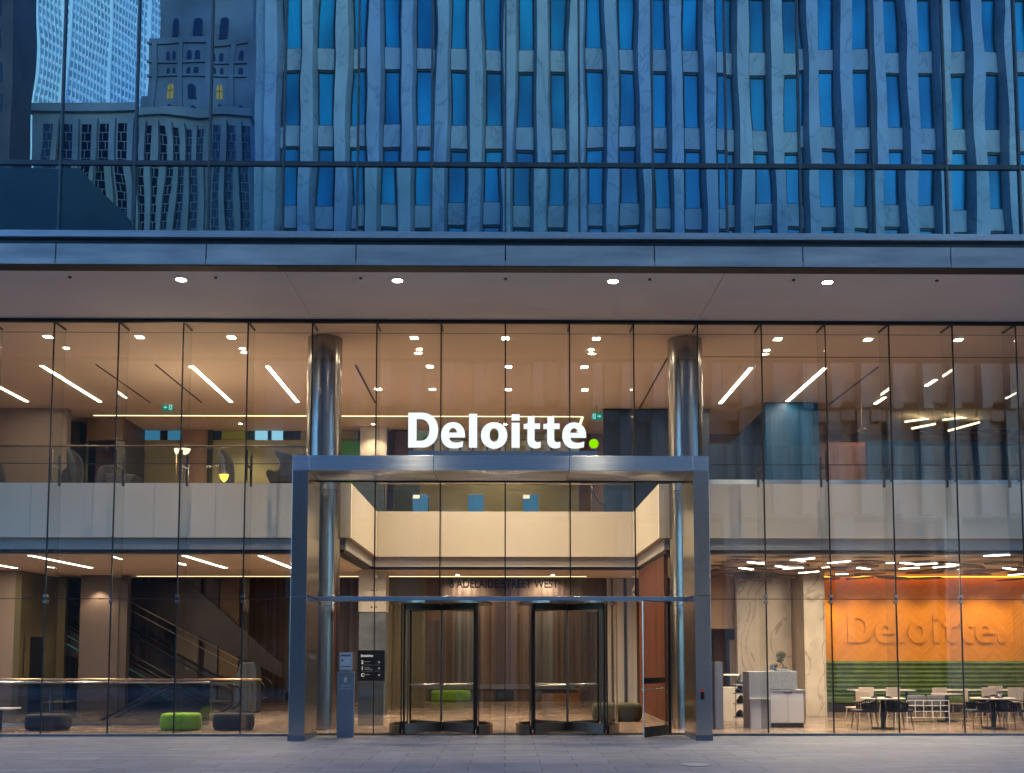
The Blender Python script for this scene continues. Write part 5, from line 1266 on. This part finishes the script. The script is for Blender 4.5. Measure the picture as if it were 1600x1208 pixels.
# low stone bank building
x0, yb, zt_ = vm(60, 169, 75); x1_, _, _ = vm(392, 169, 75)
t = thing("stone_bank_building", "low grey stone building with tall gridded windows mirrored in the glass", "building", (x0, yb, 0))
MB().box(x0, x1_, yb - 12, yb, -.08, zt_).build("wall", bankM, t)
MB().box(x0 - .2, x1_ + .2, yb - 12.2, yb + .35, zt_ - .5, zt_ + .1).build("cornice", bankM, t)
for px in (81, 105, 132, 160, 188, 214, 233, 251, 271, 291, 308, 341, 364, 383):
    xx, _, za = vm(px, 195, 75)
    wn_ = MB().box(xx - .34, xx + .34, yb + .001, yb + .05, 20, za).build("window", darkWM, t)
    g_ = MB()
    for j in range(30):
        zz = za - .65 * j
        g_.box(xx - .34, xx + .34, yb + .051, yb + .09, zz - .05, zz + .0)
        ox = -.1 if j % 2 else .12
        g_.box(xx + ox - .02, xx + ox + .02, yb + .051, yb + .09, zz - .6, zz - .051)
    g_.build("glazing_bars", bankM, wn_)
for px in (95, 118, 147, 174, 201, 224, 242, 261, 281, 300, 325, 352, 374):
    xx, _, za = vm(px, 190, 75); MB().box(xx - .2, xx + .2, yb + .0012, yb + .4, 20, za).build("pilaster", bankM, t)
# old stone tower
x0, yb, zb_ = vm(226, 55, 110); x1_, _, _ = vm(387, 55, 110)
t = thing("art_deco_tower", "stepped old limestone tower with arched windows mirrored in the upper left glass", "building", (x0, yb, 0))
MB().box(x0, x1_ + 1, yb - 14, yb, -.08, zb_).build("lower_stage", stoneM, t)
xa, _, _ = vm(240, 0, 110); MB().box(xa, x1_ + .5, yb - 13, yb - .6, zb_ + .001, 95).build("upper_stage", stoneM, t)
xs, _, zs_ = vm(213, 142, 110); MB().box(xs, x0 - .01, yb - 12, yb - .3, -.08, zs_).build("shoulder", stoneM, t)
def arched(px, py0, py1, wpx, m=darkWM, Y_=0.0, name="window"):
    xx, _, z_hi = vm(px, py0, 110); _, _, z_lo = vm(px, py1, 110); hw = wpx / 2 / 15
    pts = [(xx - hw, z_lo), (xx + hw, z_lo), (xx + hw, z_hi - hw)] + [(xx + hw * math.cos(R(a)), z_hi - hw + hw * math.sin(R(a))) for a in (30, 60, 90, 120, 150)] + [(xx - hw, z_hi - hw)]
    return MB().prism(pts, yb + Y_ + .001, yb + Y_ + .08).build(name, m, t)
for px in (271, 306, 349): arched(px, 24, 55, 12, Y_=-.6 + .61)
for px in (257, 269, 295, 306, 335, 348, 378): arched(px, 76, 91, 7)
for px in (257, 269, 295, 305, 336, 349, 378): arched(px, 101, 112, 6)
for px, m in ((263, litM), (299, darkWM), (344, litM)):
    w_ = arched(px, 128, 152, 11, m)
    xx, _, z_hi = vm(px, 128, 110); _, _, z_lo = vm(px, 152, 110)
    MB().box(xx - .03, xx + .03, yb + .081, yb + .12, z_lo, z_hi).box(xx - .36, xx + .36, yb + .081, yb + .11, (z_lo + z_hi) / 2, (z_lo + z_hi) / 2 + .08).build("glazing_bar", frameM, w_)
for px in (262, 299, 344, 378, 227 + 6): arched(px, 161, 171, 7)
for px in (235, 282, 322, 366):
    xx, _, za = vm(px, 60, 110); MB().box(xx - .25, xx + .25, yb + .0015, yb + .30, 10, za).build("buttress", stoneM, t)
for py in (66, 95, 116): 
    _, _, za = vm(300, py, 110); MB().box(x0 - .1, x1_, yb + .0018, yb + .22, za, za + .25).build("string_course", stoneM, t)
# pale glass tower
x0, yb, _ = vm(5, 100, 150); x1_, _, _ = vm(250, 100, 150)
t = thing("pale_glass_tower", "pale tower with slanting window bands mirrored at the upper left", "building", (x1_, yb, 0), R(0))
Wd = (x1_ - x0)
cor = x0 + Wd * .22
MB().prismz([(x0, yb - 8), (cor, yb), (x1_, yb - 34), (x1_ - 14, yb - 50)], -.08, 120).build("body", towerM, t)
for k in range(52):
    z = 42 + k * 1.5
    d0, d1 = Vector((cor + .2, yb - .4)), Vector((x1_, yb - 34)); n_ = Vector((.86, .5)) * .12
    MB().prismz([(d0.x + n_.x, d0.y + n_.y), (d1.x + n_.x, d1.y + n_.y), (d1.x - n_.x, d1.y - n_.y), (d0.x - n_.x, d0.y - n_.y)], z, z + .85).build("window_band", towerWM, t)
    d0, d1 = Vector((x0 + .3, yb - 7.7)), Vector((cor - .4, yb - .4)); n_ = Vector((-.68, .72)) * .1
    MB().prismz([(d0.x - n_.x, d0.y - n_.y), (d1.x - n_.x, d1.y - n_.y), (d1.x + n_.x, d1.y + n_.y), (d0.x + n_.x, d0.y + n_.y)], z, z + .95).build("end_window", towerWM, t)
fl = MB()
for k in range(60):
    q = Vector((cor + .2, yb - .4)).lerp(Vector((x1_, yb - 34)), k / 60); wd = .5 if k % 12 == 6 else .05; fl.box(q.x - .08, q.x + .1 + wd, q.y - .2, q.y + .16, 40, 118)
fl.build("fin_row", towerM, t)
# dark brown block
x0, yb, _ = vm(-200, 100, 60); x1_, _, _ = vm(25, 100, 60)
t = thing("brown_building", "dark brown stone building mirrored at the far upper left corner", "building", (x1_, yb, 0))
MB().box(x0, x1_, yb - 2.8, yb, -.08, 60).build("wall", brickM, t)
rr = random.Random(8)
for k in range(9):
    for j in range(12):
        if k * 12 + j > 95: break
        z = 22 + j * 1.9; x = x1_ - .8 - k * .95
        MB().box(x - .28, x + .18, yb + .001, yb + .05, z, z + 1.1).build("window", mat("faint window", (.03, .03, .05), .2) if "faint window" not in MATS else MATS["faint window"], t)
# dark roof with sloping edge
D = 48
pts = [vm(-140, 262, D), vm(72, 262, D), vm(122, 266, D), vm(214, 366, D), vm(330, 500, D)]
yb = pts[0][1]; t = thing("dark_roof_block", "near black building with a sloping roof edge mirrored at the lower left", "building", (pts[2][0], yb, 0))
MB().prism([(p_[0], p_[2]) for p_ in pts] + [(pts[-1][0], 0), (pts[0][0], 0)], yb - 4, yb).build("wall", nightM, t)
MB().prism([(vm(140, 340, D)[0], vm(140, 338, D)[2]), (vm(172, 360, D)[0], vm(172, 362, D)[2]), (vm(172, 372, D)[0], vm(172, 380, D)[2]), (vm(140, 340, D)[0], vm(140, 380, D)[2])], yb + .001, yb + .1).build("gable_window", frameM, t)
bpy.context.view_layer.update()
